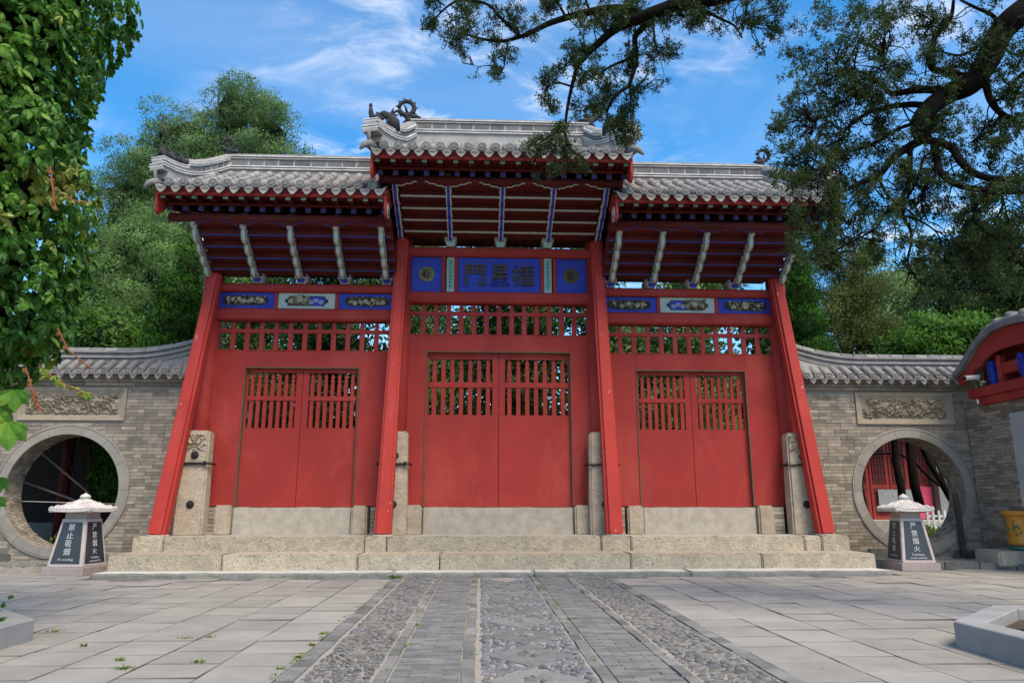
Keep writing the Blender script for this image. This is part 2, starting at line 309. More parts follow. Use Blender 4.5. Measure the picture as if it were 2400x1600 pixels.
# ------------------------------------------------------------------ mesh helpers
class MB:
    def __init__(s): s.v = []; s.f = []
    def add(s, vs, fs):
        b = len(s.v); s.v += [tuple(p) for p in vs]; s.f += [tuple(b + i for i in f) for f in fs]; return s
    def hexa(s, p):      # 0-3 bottom ring, 4-7 top ring
        return s.add(p, ((3, 2, 1, 0), (4, 5, 6, 7), (0, 1, 5, 4), (1, 2, 6, 5), (2, 3, 7, 6), (3, 0, 4, 7)))
    def box(s, x0, x1, y0, y1, z0, z1):
        return s.hexa(((x0, y0, z0), (x1, y0, z0), (x1, y1, z0), (x0, y1, z0), (x0, y0, z1), (x1, y0, z1), (x1, y1, z1), (x0, y1, z1)))
    def prism(s, poly, axis, a0, a1):
        n = len(poly)
        def P(p, a):
            return {'x': (a, p[0], p[1]), 'y': (p[0], a, p[1]), 'z': (p[0], p[1], a)}[axis]
        vs = [P(p, a0) for p in poly] + [P(p, a1) for p in poly]
        fs = [tuple(range(n)), tuple(range(2 * n - 1, n - 1, -1))] + [(i, i + n, (i + 1) % n + n, (i + 1) % n) for i in range(n)]
        return s.add(vs, fs)
    def tube(s, pts, rad, n=8, cap=True):
        pts = [Vector(p) for p in pts]
        if isinstance(rad, (int, float)): rad = [rad] * len(pts)
        rings = []; up = None
        for i, p in enumerate(pts):
            t = (pts[min(i + 1, len(pts) - 1)] - pts[max(i - 1, 0)])
            if t.length < 1e-9: t = Vector((0, 0, 1))
            t.normalize()
            if up is None:
                up = Vector((0, 0, 1)) if abs(t.z) < 0.9 else Vector((1, 0, 0))
            a = t.cross(up)
            if a.length < 1e-6: a = t.cross(Vector((1, 0, 0)))
            a.normalize(); b = a.cross(t).normalized(); up = b
            rings.append([p + (a * cos(2 * pi * k / n) + b * sin(2 * pi * k / n)) * rad[i] for k in range(n)])
        vs = [q for r in rings for q in r]; fs = []
        for i in range(len(pts) - 1):
            for k in range(n):
                fs.append((i * n + k, i * n + (k + 1) % n, (i + 1) * n + (k + 1) % n, (i + 1) * n + k))
        if cap:
            fs.append(tuple(range(n))[::-1]); fs.append(tuple((len(pts) - 1) * n + k for k in range(n)))
        return s.add(vs, fs)
    def lathe(s, prof, c=(0, 0, 0), n=16, axis='z'):
        vs = []
        for r, h in prof:
            for k in range(n):
                a = 2 * pi * k / n
                x, y = r * cos(a), r * sin(a)
                vs.append({'z': (c[0] + x, c[1] + y, c[2] + h), 'y': (c[0] + x, c[1] + h, c[2] + y), 'x': (c[0] + h, c[1] + x, c[2] + y)}[axis])
        fs = [(i * n + k, i * n + (k + 1) % n, (i + 1) * n + (k + 1) % n, (i + 1) * n + k) for i in range(len(prof) - 1) for k in range(n)]
        fs.append(tuple(range(n))[::-1]); fs.append(tuple((len(prof) - 1) * n + k for k in range(n)))
        return s.add(vs, fs)
    def ball(s, c, r, n=8, m=5):
        r = r if isinstance(r, tuple) else (r, r, r)
        vs = [(c[0], c[1], c[2] - r[2])]
        for i in range(1, m):
            a = -pi / 2 + pi * i / m
            for k in range(n):
                b = 2 * pi * k / n
                vs.append((c[0] + r[0] * cos(a) * cos(b), c[1] + r[1] * cos(a) * sin(b), c[2] + r[2] * sin(a)))
        vs.append((c[0], c[1], c[2] + r[2])); T = len(vs) - 1
        fs = [(0, 1 + (k + 1) % n, 1 + k) for k in range(n)]
        for i in range(m - 2):
            for k in range(n):
                fs.append((1 + i * n + k, 1 + i * n + (k + 1) % n, 1 + (i + 1) * n + (k + 1) % n, 1 + (i + 1) * n + k))
        fs += [(1 + (m - 2) * n + k, 1 + (m - 2) * n + (k + 1) % n, T) for k in range(n)]
        return s.add(vs, fs)
    def sweep(s, pts, hw, z0, z1, hw1=None):
        """a bar of box section along a polyline, standing upright"""
        hw1 = hw if hw1 is None else hw1
        vs = []; n = len(pts)
        pv = [Vector(p) for p in pts]
        for i, p in enumerate(pv):
            t = pv[min(i + 1, n - 1)] - pv[max(i - 1, 0)]; t.z = 0; t.normalize()
            a = Vector((-t.y, t.x, 0)); u = Vector((0, 0, 1))
            vs += [p + a * hw + u * z0, p - a * hw + u * z0, p - a * hw1 + u * z1, p + a * hw1 + u * z1]
        fs = [(0, 1, 2, 3), tuple((n - 1) * 4 + k for k in (3, 2, 1, 0))]
        for i in range(n - 1):
            for k in range(4):
                fs.append((i * 4 + k, (i + 1) * 4 + k, (i + 1) * 4 + (k + 1) % 4, i * 4 + (k + 1) % 4))
        return s.add(vs, fs)
    def sweep_yz(s, x, pts, hw, o0, o1):
        """a bar along a curve that lies in a plane of constant x; o0..o1 measured towards the front of the curve"""
        vs = []; n = len(pts)
        for i, (y, z) in enumerate(pts):
            a, b = pts[max(i - 1, 0)], pts[min(i + 1, n - 1)]
            ty, tz = b[0] - a[0], b[1] - a[1]; l = sqrt(ty * ty + tz * tz) or 1
            ny, nz = -tz / l, ty / l
            for (dx, o) in ((-hw, o0), (hw, o0), (hw, o1), (-hw, o1)):
                vs.append((x + dx, y + ny * o, z + nz * o))
        fs = [(0, 1, 2, 3), tuple((n - 1) * 4 + k for k in (3, 2, 1, 0))]
        for i in range(n - 1):
            for k in range(4):
                fs.append((i * 4 + k, (i + 1) * 4 + k, (i + 1) * 4 + (k + 1) % 4, i * 4 + (k + 1) % 4))
        return s.add(vs, fs)
    def jitter(s, a, seed=0):
        r = random.Random(seed)
        s.v = [(x + r.uniform(-a, a), y + r.uniform(-a, a), z + r.uniform(-a, a)) for x, y, z in s.v]; return s
    def mesh(s, name, m, bevel=0.0, smooth=False, segs=1):
        me = bpy.data.meshes.new(name); me.from_pydata(s.v, [], s.f)
        bm = bmesh.new(); bm.from_mesh(me)
        bmesh.ops.recalc_face_normals(bm, faces=bm.faces)
        if bevel:
            es = [e for e in bm.edges if len(e.link_faces) == 2 and e.calc_face_angle(0) > 0.6]
            bmesh.ops.bevel(bm, geom=es, offset=bevel, segments=segs, affect='EDGES', clamp_overlap=True)
        bm.to_mesh(me); bm.free()
        if smooth:
            me.polygons.foreach_set('use_smooth', [True] * len(me.polygons))
        me.materials.append(MATS[m])
        return me
    def build(s, name, m, parent=None, bevel=0.0, smooth=False, segs=1):
        return place(name, s.mesh(name, m, bevel, smooth, segs), parent)

def place(name, me, parent=None, mw=None):
    o = bpy.data.objects.new(name, me); COL.objects.link(o)
    if parent is not None:
        o.parent = parent
        if parent.parent is None and parent.type == 'EMPTY':
            o.matrix_parent_inverse = Matrix.Translation(-Vector(parent.location))
    if mw is not None: o.matrix_basis = mw
    return o

def thing(name, label, cat, loc, group=None):
    o = bpy.data.objects.new(name, None); COL.objects.link(o); o.location = loc
    o.empty_display_size = 0.2
    o['label'] = label; o['category'] = cat
    if group: o['group'] = group
    return o
def tag(o, label, cat, group=None):
    o['label'] = label; o['category'] = cat
    if group: o['group'] = group
    return o
def struct(o): o['kind'] = 'structure'; return o
def stuff(o): o['kind'] = 'stuff'; return o
def box(name, m, parent, x0, x1, y0, y1, z0, z1, bevel=0.006):
    return MB().box(x0, x1, y0, y1, z0, z1).build(name, m, parent, bevel)
def T(x, y, z): return Matrix.Translation((x, y, z))

def text_mesh(body, size, m, extrude=0.004, bold=0.0, bevel=0.0, align='CENTER', fit=None):
    """lettering as a mesh in the XY plane, centred on the origin"""
    cu = bpy.data.curves.new('lettering', 'FONT'); cu.body = body; cu.size = size
    cu.align_x = 'CENTER'; cu.align_y = 'CENTER'; cu.extrude = extrude; cu.offset = bold; cu.resolution_u = 3
    cu.bevel_depth = bevel
    ob = bpy.data.objects.new('lettering', cu); COL.objects.link(ob)
    bpy.context.view_layer.update()
    ev = ob.evaluated_get(bpy.context.evaluated_depsgraph_get())
    me = bpy.data.meshes.new_from_object(ev)
    bpy.data.objects.remove(ob); bpy.data.curves.remove(cu)
    n = len(me.vertices)
    if n:
        co = np.zeros(n * 3); me.vertices.foreach_get('co', co); co = co.reshape(-1, 3)
        lo, hi = co.min(0), co.max(0); co[:, :2] -= ((lo + hi) / 2)[:2]
        if fit: co[:, 0] *= fit[0] / (hi[0] - lo[0]); co[:, 1] *= fit[1] / (hi[1] - lo[1])
        me.vertices.foreach_set('co', co.ravel()); me.update()
    me.materials.clear(); me.materials.append(MATS[m])
    return me

def np_mesh(name, V, k, m, nrm=None):
    """mesh of separate k-sided faces; V has shape (n*k, 3)"""
    V = np.asarray(V, dtype=np.float32).reshape(-1, 3); n = len(V) // k
    me = bpy.data.meshes.new(name)
    me.vertices.add(n * k); me.vertices.foreach_set('co', V.ravel())
    me.loops.add(n * k); me.loops.foreach_set('vertex_index', np.arange(n * k, dtype=np.int32))
    me.polygons.add(n); me.polygons.foreach_set('loop_start', np.arange(0, n * k, k, dtype=np.int32))
    me.polygons.foreach_set('loop_total', np.full(n, k, dtype=np.int32))
    me.update(calc_edges=True); me.materials.append(MATS[m])
    if nrm is not None:     # leaves of one puff shade together, like a real spray of foliage
        me.polygons.foreach_set('use_smooth', np.ones(n, dtype=bool))
        me.normals_split_custom_set_from_vertices(np.repeat(nrm, k, 0).astype(np.float32))
    return me

# ------------------------------------------------------------------ ground
from mathutils import noise as mnoise
g = MB(); g.box(-400, 400, -60, 700, -0.6, -0.06)
struct(g.build('ground', 'earth_ground'))
g = MB(); g.box(-70, 70, 15.45, 160, -0.3, 0.10)
struct(g.build('rear_courtyard', 'earth_ground'))

def in_view(x, y, m=0.6):
    return abs(x - 0.04 * y) < 0.735 * y + m
SLABS = [MB().box(-0.27, 0.27, -0.256, 0.256, -0.05, 0).jitter(0.004, i).mesh('slab', 'slab', 0.005) for i in range(6)]
for me in SLABS:            # grimy sides below the worn top
    me.materials.append(MATS['joint_dirt'])
    for p in me.polygons:
        if p.normal.z < 0.85: p.material_index = 1
def plaza(name, xs0, direction, ncol, parent_bounds, skip):
    bed = MB().box(*parent_bounds, -0.055, -0.014).build(name, 'joint_dirt')
    struct(bed)
    for c in range(ncol):
        x = xs0 + direction * (c + 0.5) * 0.552
        y = 4.35 + RND.uniform(0, 0.5)
        while y < 14.2:
            ln = RND.choice((0.46, 0.5, 0.52, 0.55, 0.62))
            yc = y + ln / 2
            if in_view(x, yc) and not skip(x, yc, ln):
                k_ = 1.0 if RND.random() < .16 else .22; tilt = Matrix.Rotation(RND.uniform(-0.016, 0.016) * k_, 4, 'X') @ Matrix.Rotation(RND.uniform(-0.008, 0.008) * k_, 4, 'Y')
                place('paving_slab', RND.choice(SLABS), bed, T(x, yc, RND.uniform(-0.008, 0.008) * k_) @ tilt @ Matrix.Diagonal((1.002, (ln - 0.009) / 0.512, 1, 1)))
            y += ln
    return bed
plaza('plaza_left', -1.37, -1, 14, (-11, -1.365, 2, 14.2), lambda x, y, l: (x > -6.55 and y + l / 2 > 12.62) or (x < -7.0 and y > 13.6) or y > 13.6)
plaza('plaza_right', 2.17, 1, 14, (2.165, 11, 2, 14.2), lambda x, y, l: (x < 7.2 and y + l / 2 > 12.62) or y > 13.75)

# ------------------------------------------------------------------ the patterned path on the axis
path = struct(MB().box(-1.363, 2.163, 2, 12.46, -0.05, 0.002).build('path', 'path_mortar'))
Y0, Y1 = 4.6, 12.44
CURB = [MB().box(-0.5, 0.5, -0.5, 0.5, -0.04, 0).mesh('curb_stone', 'curb_slate', 0.03) for i in range(2)]
for (xa, xb) in ((-1.355, -1.225), (-0.70, -0.615), (-0.12, -0.025), (0.82, 0.915), (1.39, 1.47), (2.03, 2.155)):
    y = Y0 + RND.uniform(-0.3, 0)
    while y < Y1:
        ln = min(RND.uniform(0.26, 0.40), Y1 - y + 0.001)
        if ln > 0.05:
            place('curb_stone', RND.choice(CURB), path, T((xa + xb) / 2 + RND.uniform(-.004, .004), y + ln / 2, 0.016 + RND.uniform(-.010, .008)) @ Matrix.Rotation(RND.uniform(-.03, .03), 4, 'Z') @ Matrix.Diagonal((xb - xa, ln - 0.008, 1, 1)))
        y += ln
BRK = MB().box(-0.5, 0.5, -0.5, 0.5, -0.5, 0.5).mesh('brick', 'path_brick')
BRK_W = MB().box(-0.5, 0.5, -0.5, 0.5, -0.5, 0.5).mesh('brick', 'wall_brick')
far = MB(); npb = 0
for (xa, xb) in ((-0.60, -0.13), (0.93, 1.38)):
    y = Y0; r = 0
    while y < Y1:
        h = 0.066
        cuts = [xa, xb] if False else sorted([xa, xb, xa + (xb - xa) * (0.5 if r % 2 else 0.26), xa + (xb - xa) * (0.5 if r % 2 else 0.76)])
        cuts = sorted(set(cuts))
        for a, b in zip(cuts[:-1], cuts[1:]):
            if b - a < 0.02: continue
            z = 0.012 + RND.uniform(-0.004, 0.004)
            if npb < 300 and y < 8.6:
                npb += 1
                place('paving_brick', BRK, path, T((a + b) / 2, y + h / 2, z - 0.02) @ Matrix.Diagonal((b - a - 0.006, h - 0.006, 0.04, 1)))
            else:
                far.box(a + 0.003, b - 0.003, y + 0.003, y + h - 0.003, z - 0.04, z)
        y += h; r += 1
stuff(far.build('brick_band', 'path_brick', path))

def pebble(mb, x, y, ln, wd, ang, z=0.004, h=0.014):
    ca, sa = cos(ang), sin(ang); n = 8; vs = []
    for (s, zz) in ((1.0, z - 0.006), (0.86, z + h * 0.7), (0.45, z + h)):
        for k in range(n):
            t = 2 * pi * k / n
            u, v = ln / 2 * cos(t) * s, wd / 2 * sin(t) * s
            vs.append((x + u * ca - v * sa, y + u * sa + v * ca, zz))
    fs = [(i * n + k, i * n + (k + 1) % n, (i + 1) * n + (k + 1) % n, (i + 1) * n + k) for i in range(2) for k in range(n)] + [tuple(2 * n + k for k in range(n))]
    mb.add(vs, fs)
# rhombic slate tiles chained down the middle, each with a pebble flower
DT = MB(); DT.prism(((-0.345, 0), (0, -0.40), (0.345, 0), (0, 0.40)), 'z', -0.04, 0.0)
DT = DT.mesh('rhombus_tile', 'path_brick', 0.004)
DY = [4.37 + 0.86 * i for i in range(10)]
for y in DY:
    if y < 12.1: place('rhombus_tile', DT, path, T(0.40, y, 0.014))
def in_diamond(x, y):
    return any(abs(x - 0.40) / 0.37 + abs(y - d) / 0.42 < 1 for d in DY)
fa, fb = MB(), MB(); singles = []
prng = random.Random(5)
for d in DY:
    for k in range(8):
        a = pi / 8 + k * pi / 4
        if d < 12.1: pebble(fa, 0.40 + 0.065 * cos(a), d + 0.08 * sin(a), 0.085, 0.026, a, 0.014)
for (xa, xb, mode) in ((-1.20, -0.72, 0), (0.0, 0.80, 1), (1.49, 2.005, 0)):
    y = Y0
    while y < Y1 - 0.03:
        x = xa + prng.uniform(0.0, 0.04)
        rowh = 0.034 if mode == 0 else 0.05
        while x < xb - 0.02:
            yy = y + prng.uniform(-0.012, 0.012)
            if mode == 1 and in_diamond(x + 0.03, yy):
                x += 0.05; continue
            blue = mode == 1 and prng.random() < 0.72 or prng.random() < 0.10
            if blue: ln, wd = prng.uniform(0.055, 0.105), prng.uniform(0.03, 0.05)
            else: ln, wd = prng.uniform(0.04, 0.09), prng.uniform(0.008, 0.02)
            if mode == 0:
                ph = (y % 1.3) / 1.3 * 2 * pi
                ang = 0.75 * sin(ph + (x - xa) * 9) * (1 if prng.random() < .8 else -1) + prng.uniform(-.25, .25)
            else:
                ang = prng.uniform(-0.5, 0.5) + (0.6 if (x - 0.4) * ((y - DY[0]) % 0.86 - 0.43) > 0 else -0.6)
            cx = min(x + ln / 2, xb - ln * 0.4)
            if yy < 6.9 and len(singles) < 300 and ln > 0.06 and prng.random() < 0.5:
                singles.append((cx, yy, ln, wd, ang, blue))
            else:
                pebble(fb if blue else fa, cx, yy, ln, wd, ang)
            x += ln * (1.08 if mode == 0 else 1.18)
        y += rowh
PB = MB(); pebble(PB, 0, 0, 1, 1, 0, 0.0, 0.016); PBa = PB.mesh('pebble', 'pebble', smooth=True); PBb = PB.mesh('pebble', 'pebble_blue', smooth=True)
for cx, yy, ln, wd, ang, blue in singles:
    place('pebble', PBb if blue else PBa, path, T(cx, yy, 0.003) @ Matrix.Rotation(ang, 4, 'Z') @ Matrix.Diagonal((ln, wd, 1, 1)))
stuff(fa.build('pebble_inlay', 'pebble', path, smooth=True)); stuff(fb.build('blue_pebble_inlay', 'pebble_blue', path, smooth=True))

# raised cobbled walks in front of the moon gates
def walk(name, corners, curb, seed):
    m = MB(); n = len(corners)
    m.prism(corners, 'z', -0.05, 0.10)
    o = struct(m.build(name, 'path_mortar'))
    r = random.Random(seed); mb = MB()
    xs = [c[0] for c in corners]; ys = [c[1] for c in corners]
    def inside(x, y):
        s = True
        for i in range(n):
            (x0, y0), (x1, y1) = corners[i], corners[(i + 1) % n]
            if (x1 - x0) * (y - y0) - (y1 - y0) * (x - x0) < 0.02: s = False
        return s
    y = min(ys)
    while y < max(ys):
        x = min(xs)
        while x < max(xs):
            ln = r.uniform(0.06, 0.11)
            if inside(x, y) and in_view(x, y, 0.3): pebble(mb, x, y + r.uniform(-.01, .01), ln, r.uniform(0.03, 0.05), r.uniform(-.5, .5), 0.102, 0.02)
            x += ln
        y += 0.052
    stuff(mb.build('cobbles', 'pebble', o, smooth=True))
    (xa, ya), (xb, yb) = curb
    L = sqrt((xb - xa) ** 2 + (yb - ya) ** 2); k = int(L / 0.55); a = atan2(yb - ya, xb - xa)
    for i in range(k):
        t = (i + 0.5) / k
        place('curb_stone', CURB[0], o, T(xa + (xb - xa) * t, ya + (yb - ya) * t, 0.118) @ Matrix.Rotation(a, 4, 'Z') @ Matrix.Diagonal((L / k - 0.01, 0.10, 3.6, 1)))
    return o
walk('walk_left', ((-12, 13.30), (-8.25, 13.62), (-6.3, 14.28), (-6.3, 14.90), (-12, 14.90)), ((-11.5, 13.34), (-6.45, 14.25)), 3)
walk('walk_right', ((7.3, 14.40), (8.75, 13.98), (12, 12.6), (12, 14.90), (7.3, 14.90)), ((8.2, 14.16), (11.9, 12.62)), 4)

# weeds in the joints
wv = []; wr = np.random.RandomState(3)
def tuft(x, y, z, r, n, h):
    for i in range(n):
        a = wr.uniform(0, 2 * pi); d = wr.uniform(0, r); bx, by = x + d * cos(a), y + d * sin(a) * 0.5
        L = h * wr.uniform(0.5, 1.1); ox, oy = L * 0.7 * cos(a), L * 0.7 * sin(a); w = wr.uniform(0.003, 0.007)
        px, py = -sin(a) * w, cos(a) * w
        wv.extend([(bx - px, by - py, z), (bx + px, by + py, z), (bx + ox * .5 + px, by + oy * .5 + py, z + L * .7), (bx + ox, by + oy, z + L * .75)])
for (x, y, r, n, h) in ((-3.30, 6.66, .03, 26, .03), (-2.72, 6.05, .05, 30, .032), (-2.55, 5.75, .09, 36, .03), (-2.1, 5.95, .06, 30, .03), (-2.6, 7.0, .08, 26, .02), (-2.4, 7.05, .06, 24, .02),
                        (-1.42, 7.15, .05, 26, .03), (-1.40, 6.6, .04, 20, .03), (-1.38, 6.1, .06, 24, .03), (-1.42, 5.7, .04, 18, .03), (-1.36, 12.40, .12, 70, .06), (-0.62, 7.6, .04, 26, .03), (-0.6, 6.5, .05, 26, .03),
                        (-0.1, 9.1, .05, 26, .03), (0.93, 9.3, .05, 26, .03), (0.95, 7.9, .06, 30, .03), (-0.65, 12.42, .15, 40, .035), (-0.05, 12.42, .1, 40, .035), (0.85, 12.42, .1, 30, .035), (1.35, 12.4, .08, 26, .035), (-6.05, 12.75, .1, 40, .06), (-3.95, 7.4, .1, 26, .03)):
    tuft(x, y, 0.004, r, n, h)
for (xa, n_) in ((-1.365, 30), (-0.65, 14), (-0.07, 14), (0.87, 14), (1.43, 10)):
    for i in range(n_): tuft(xa + RND.uniform(-.04, .04), 4.8 + RND.random() * 7.4, 0.01, 0.03, 7, 0.018)
o = stuff(place('joint_weeds', np_mesh('joint_weeds', wv, 4, 'leaf_grass'))); tag(o, 'small green weeds growing in the paving joints', 'weeds')

# ------------------------------------------------------------------ stone steps
steps = thing('stone_steps', 'three wide steps of rough tan granite blocks below the red gate', 'steps', (0.34, 13.6, 0))
def block(name, m, par, x0, x1, y0, y1, z0, z1, seed, bev=0.02):
    b = MB()
    nx = max(2, int((x1 - x0) / 0.22)); r = random.Random(seed)
    # front-lit long block with a slightly wandering front and top edge
    vs = []
    for i in range(nx + 1):
        x = x0 + (x1 - x0) * i / nx
        e = 0.010 if 0 < i < nx else 0.0
        dy = r.uniform(-e, e); dz = r.uniform(-e, e) * 0.8
        vs += [(x, y0 + dy, z0), (x, y1, z0), (x, y1, z1), (x, y0 + dy * 0.5 + 0.004, z1 + dz)]
    fs = [(0, 1, 2, 3), tuple(nx * 4 + k for k in (3, 2, 1, 0))]
    for i in range(nx):
        for k in range(4): fs.append((i * 4 + k, (i + 1) * 4 + k, (i + 1) * 4 + (k + 1) % 4, i * 4 + (k + 1) % 4))
    b.add(vs, fs)
    return b.build(name, m, par, bev, segs=2)
sd = 0
for (cuts, y0, y1, z0, z1, mt) in (((-6.25, -1.42, 0.9, 3.5, 6.93), 12.48, 13.1, -0.04, 0.085, 'granite_white'),
                                   ((-6.22, -4.34, -2.07, -0.68, 2.6, 4.9, 6.93), 12.98, 13.95, 0.02, 0.338, 'granite_tan'),
                                   ((-6.22, -5.67, -2.09, -1.69, 2.23, 2.78, 6.03, 6.36, 6.90), 13.80, 14.3, 0.05, 0.602, 'granite_tan')):
    for a, b in zip(cuts[:-1], cuts[1:]):
        sd += 1
        o = block('stone_block', mt, steps, a + 0.008, b - 0.008, y0 + RND.uniform(-.012, .012), y1, z0, z1 + RND.uniform(-.006, .006), sd, 0.022)
        if mt == 'granite_white':       # the splash-stained riser of the bottom step
            o.data.materials.append(MATS['granite_mossy'])
            for p in o.data.polygons:
                if p.normal.z < 0.6: p.material_index = 1
box('platform_top', 'slab', steps, -6.2, 6.88, 14.25, 16.2, 0.0, 0.606, 0.01)

# ------------------------------------------------------------------ brick walls with moon gates
UNIT_TUBE = {}
def tube_tile_mesh(name, m, r, ln, n=8):
    b = MB(); vs = []
    for (yy, rr) in ((0, r), (ln * 0.93, r * 0.99), (ln * 0.935, r * 0.82), (ln, r * 0.80)):
        for k in range(n + 1):
            a = -0.25 + (pi + 0.5) * k / n
            vs.append((rr * cos(a), yy, rr * sin(a)))
    fs = [(i * (n + 1) + k, i * (n + 1) + k + 1, (i + 1) * (n + 1) + k + 1, (i + 1) * (n + 1) + k) for i in range(3) for k in range(n)]
    fs.append(tuple(range(n + 1)))
    b.add(vs, fs); return b.mesh(name, m, smooth=False)
def eave_disc_mesh(m, r):
    b = MB()
    b.lathe(((r * 0.98, 0.045), (r, 0.0), (r, -0.008), (r * 0.84, -0.010), (r * 0.80, -0.004), (r * 0.55, -0.004), (r * 0.5, -0.012), (r * 0.2, -0.014), (r * 0.02, -0.016)), (0, 0, 0), 14, 'y')
    for k in range(7):
        a = 2 * pi * k / 7
        b.ball((r * 0.66 * cos(a), -0.006, r * 0.66 * sin(a)), (r * .12, .008, r * .12), 5, 3)
    for s in (-1, 1): b.ball((s * r * 0.3, -0.012, r * 0.12), (r * .14, .01, r * .1), 6, 4)
    b.box(-r * .3, r * .3, -0.02, -0.006, -r * .3, -r * .16)
    return b.mesh('eave_end_tile', m)
def drip_mesh(m, w, h):
    """a drip tile: a sagging plate that ends in a scalloped point"""
    b = MB(); n = 10; top = []; bot = []; k_ = []
    for i in range(n + 1):
        t = -1 + 2 * i / n; x = t * w / 2
        ztop = -h * 0.30 * (1 - t * t)
        scal = h * (0.80 * (1 - t * t) ** 0.85 + 0.09 * max(0, 1 - abs(t) * 3.2) + 0.04 * abs(sin(t * 3 * pi)))
        top.append((x, ztop)); bot.append((x, ztop - max(scal, 0.012)))
    poly = top + bot[::-1]
    b.prism(poly, 'y', -0.012, 0.012)
    for j, s in enumerate((0.35, 0.6, 0.82)):       # raised lines across the face
        pts = [(w / 2 * s * 0.9 * cos(a), -0.015, -h * 0.28 - h * 0.5 * s * abs(sin(a))) for a in [pi + pi * q / 8 for q in range(9)]]
        b.tube(pts, 0.005, 4)
    return b.mesh('drip_tile', m)
def pan_mesh(m, w, ln):
    b = MB(); n = 6; vs = []
    for (yy, dz) in ((0, 0.012), (ln, 0.0)):
        for k in range(n + 1):
            t = -1 + 2 * k / n
            vs.append((t * w / 2, yy, dz - 0.035 * (1 - t * t)))
        for k in range(n + 1):
            t = 1 - 2 * k / n
            vs.append((t * w / 2, yy, dz - 0.035 * (1 - t * t) - 0.015))
    N_ = 2 * (n + 1)
    fs = [(k, (k + 1) % N_, N_ + (k + 1) % N_, N_ + k) for k in range(N_)] + [tuple(range(N_)), tuple(range(2 * N_ - 1, N_ - 1, -1))]
    b.add(vs, fs); return b.mesh('pan_tile', m)

def subtract(iv, a, b):
    out = []
    for (p, q) in iv:
        if b <= p or a >= q: out.append((p, q)); continue
        if a > p: out.append((p, a))
        if b < q: out.append((b, q))
    return out

def relief(parent, x0, x1, y, z0, z1, seed, m='carved_brick'):
    nx, nz = 190, 60; vs = []; W, H = x1 - x0, z1 - z0
    for j in range(nz + 1):
        for i in range(nx + 1):
            u, v = i / nx, j / nz
            uu = abs(u - 0.5) * W; vv = v * H
            wx = mnoise.noise((uu * 6 + seed, vv * 6, 1.3)); wz = mnoise.noise((uu * 6, vv * 6 + seed, 7.7))
            n1 = mnoise.noise((uu * 9 + wx * 1.5 + seed, vv * 13 + wz * 1.5, seed * .7))
            n2 = mnoise.noise((uu * 22 + wx * 2, vv * 26 + wz * 2, seed + 4))
            rg = 1 - min(1, abs(n1) * 4.2)
            h = 0.042 * max(0, rg) + 0.026 * max(0, 1 - abs(n2) * 3.5)
            ed = min(1, min(u, 1 - u) * 30, min(v, 1 - v) * 12)
            vs.append((x0 + u * W, y - h * ed, z0 + v * H))
    fs = [(j * (nx + 1) + i, j * (nx + 1) + i + 1, (j + 1) * (nx + 1) + i + 1, (j + 1) * (nx + 1) + i) for j in range(nz) for i in range(nx)]
    b = MB(); b.add(vs, fs)
    return b.build('carving', m, parent, smooth=False)

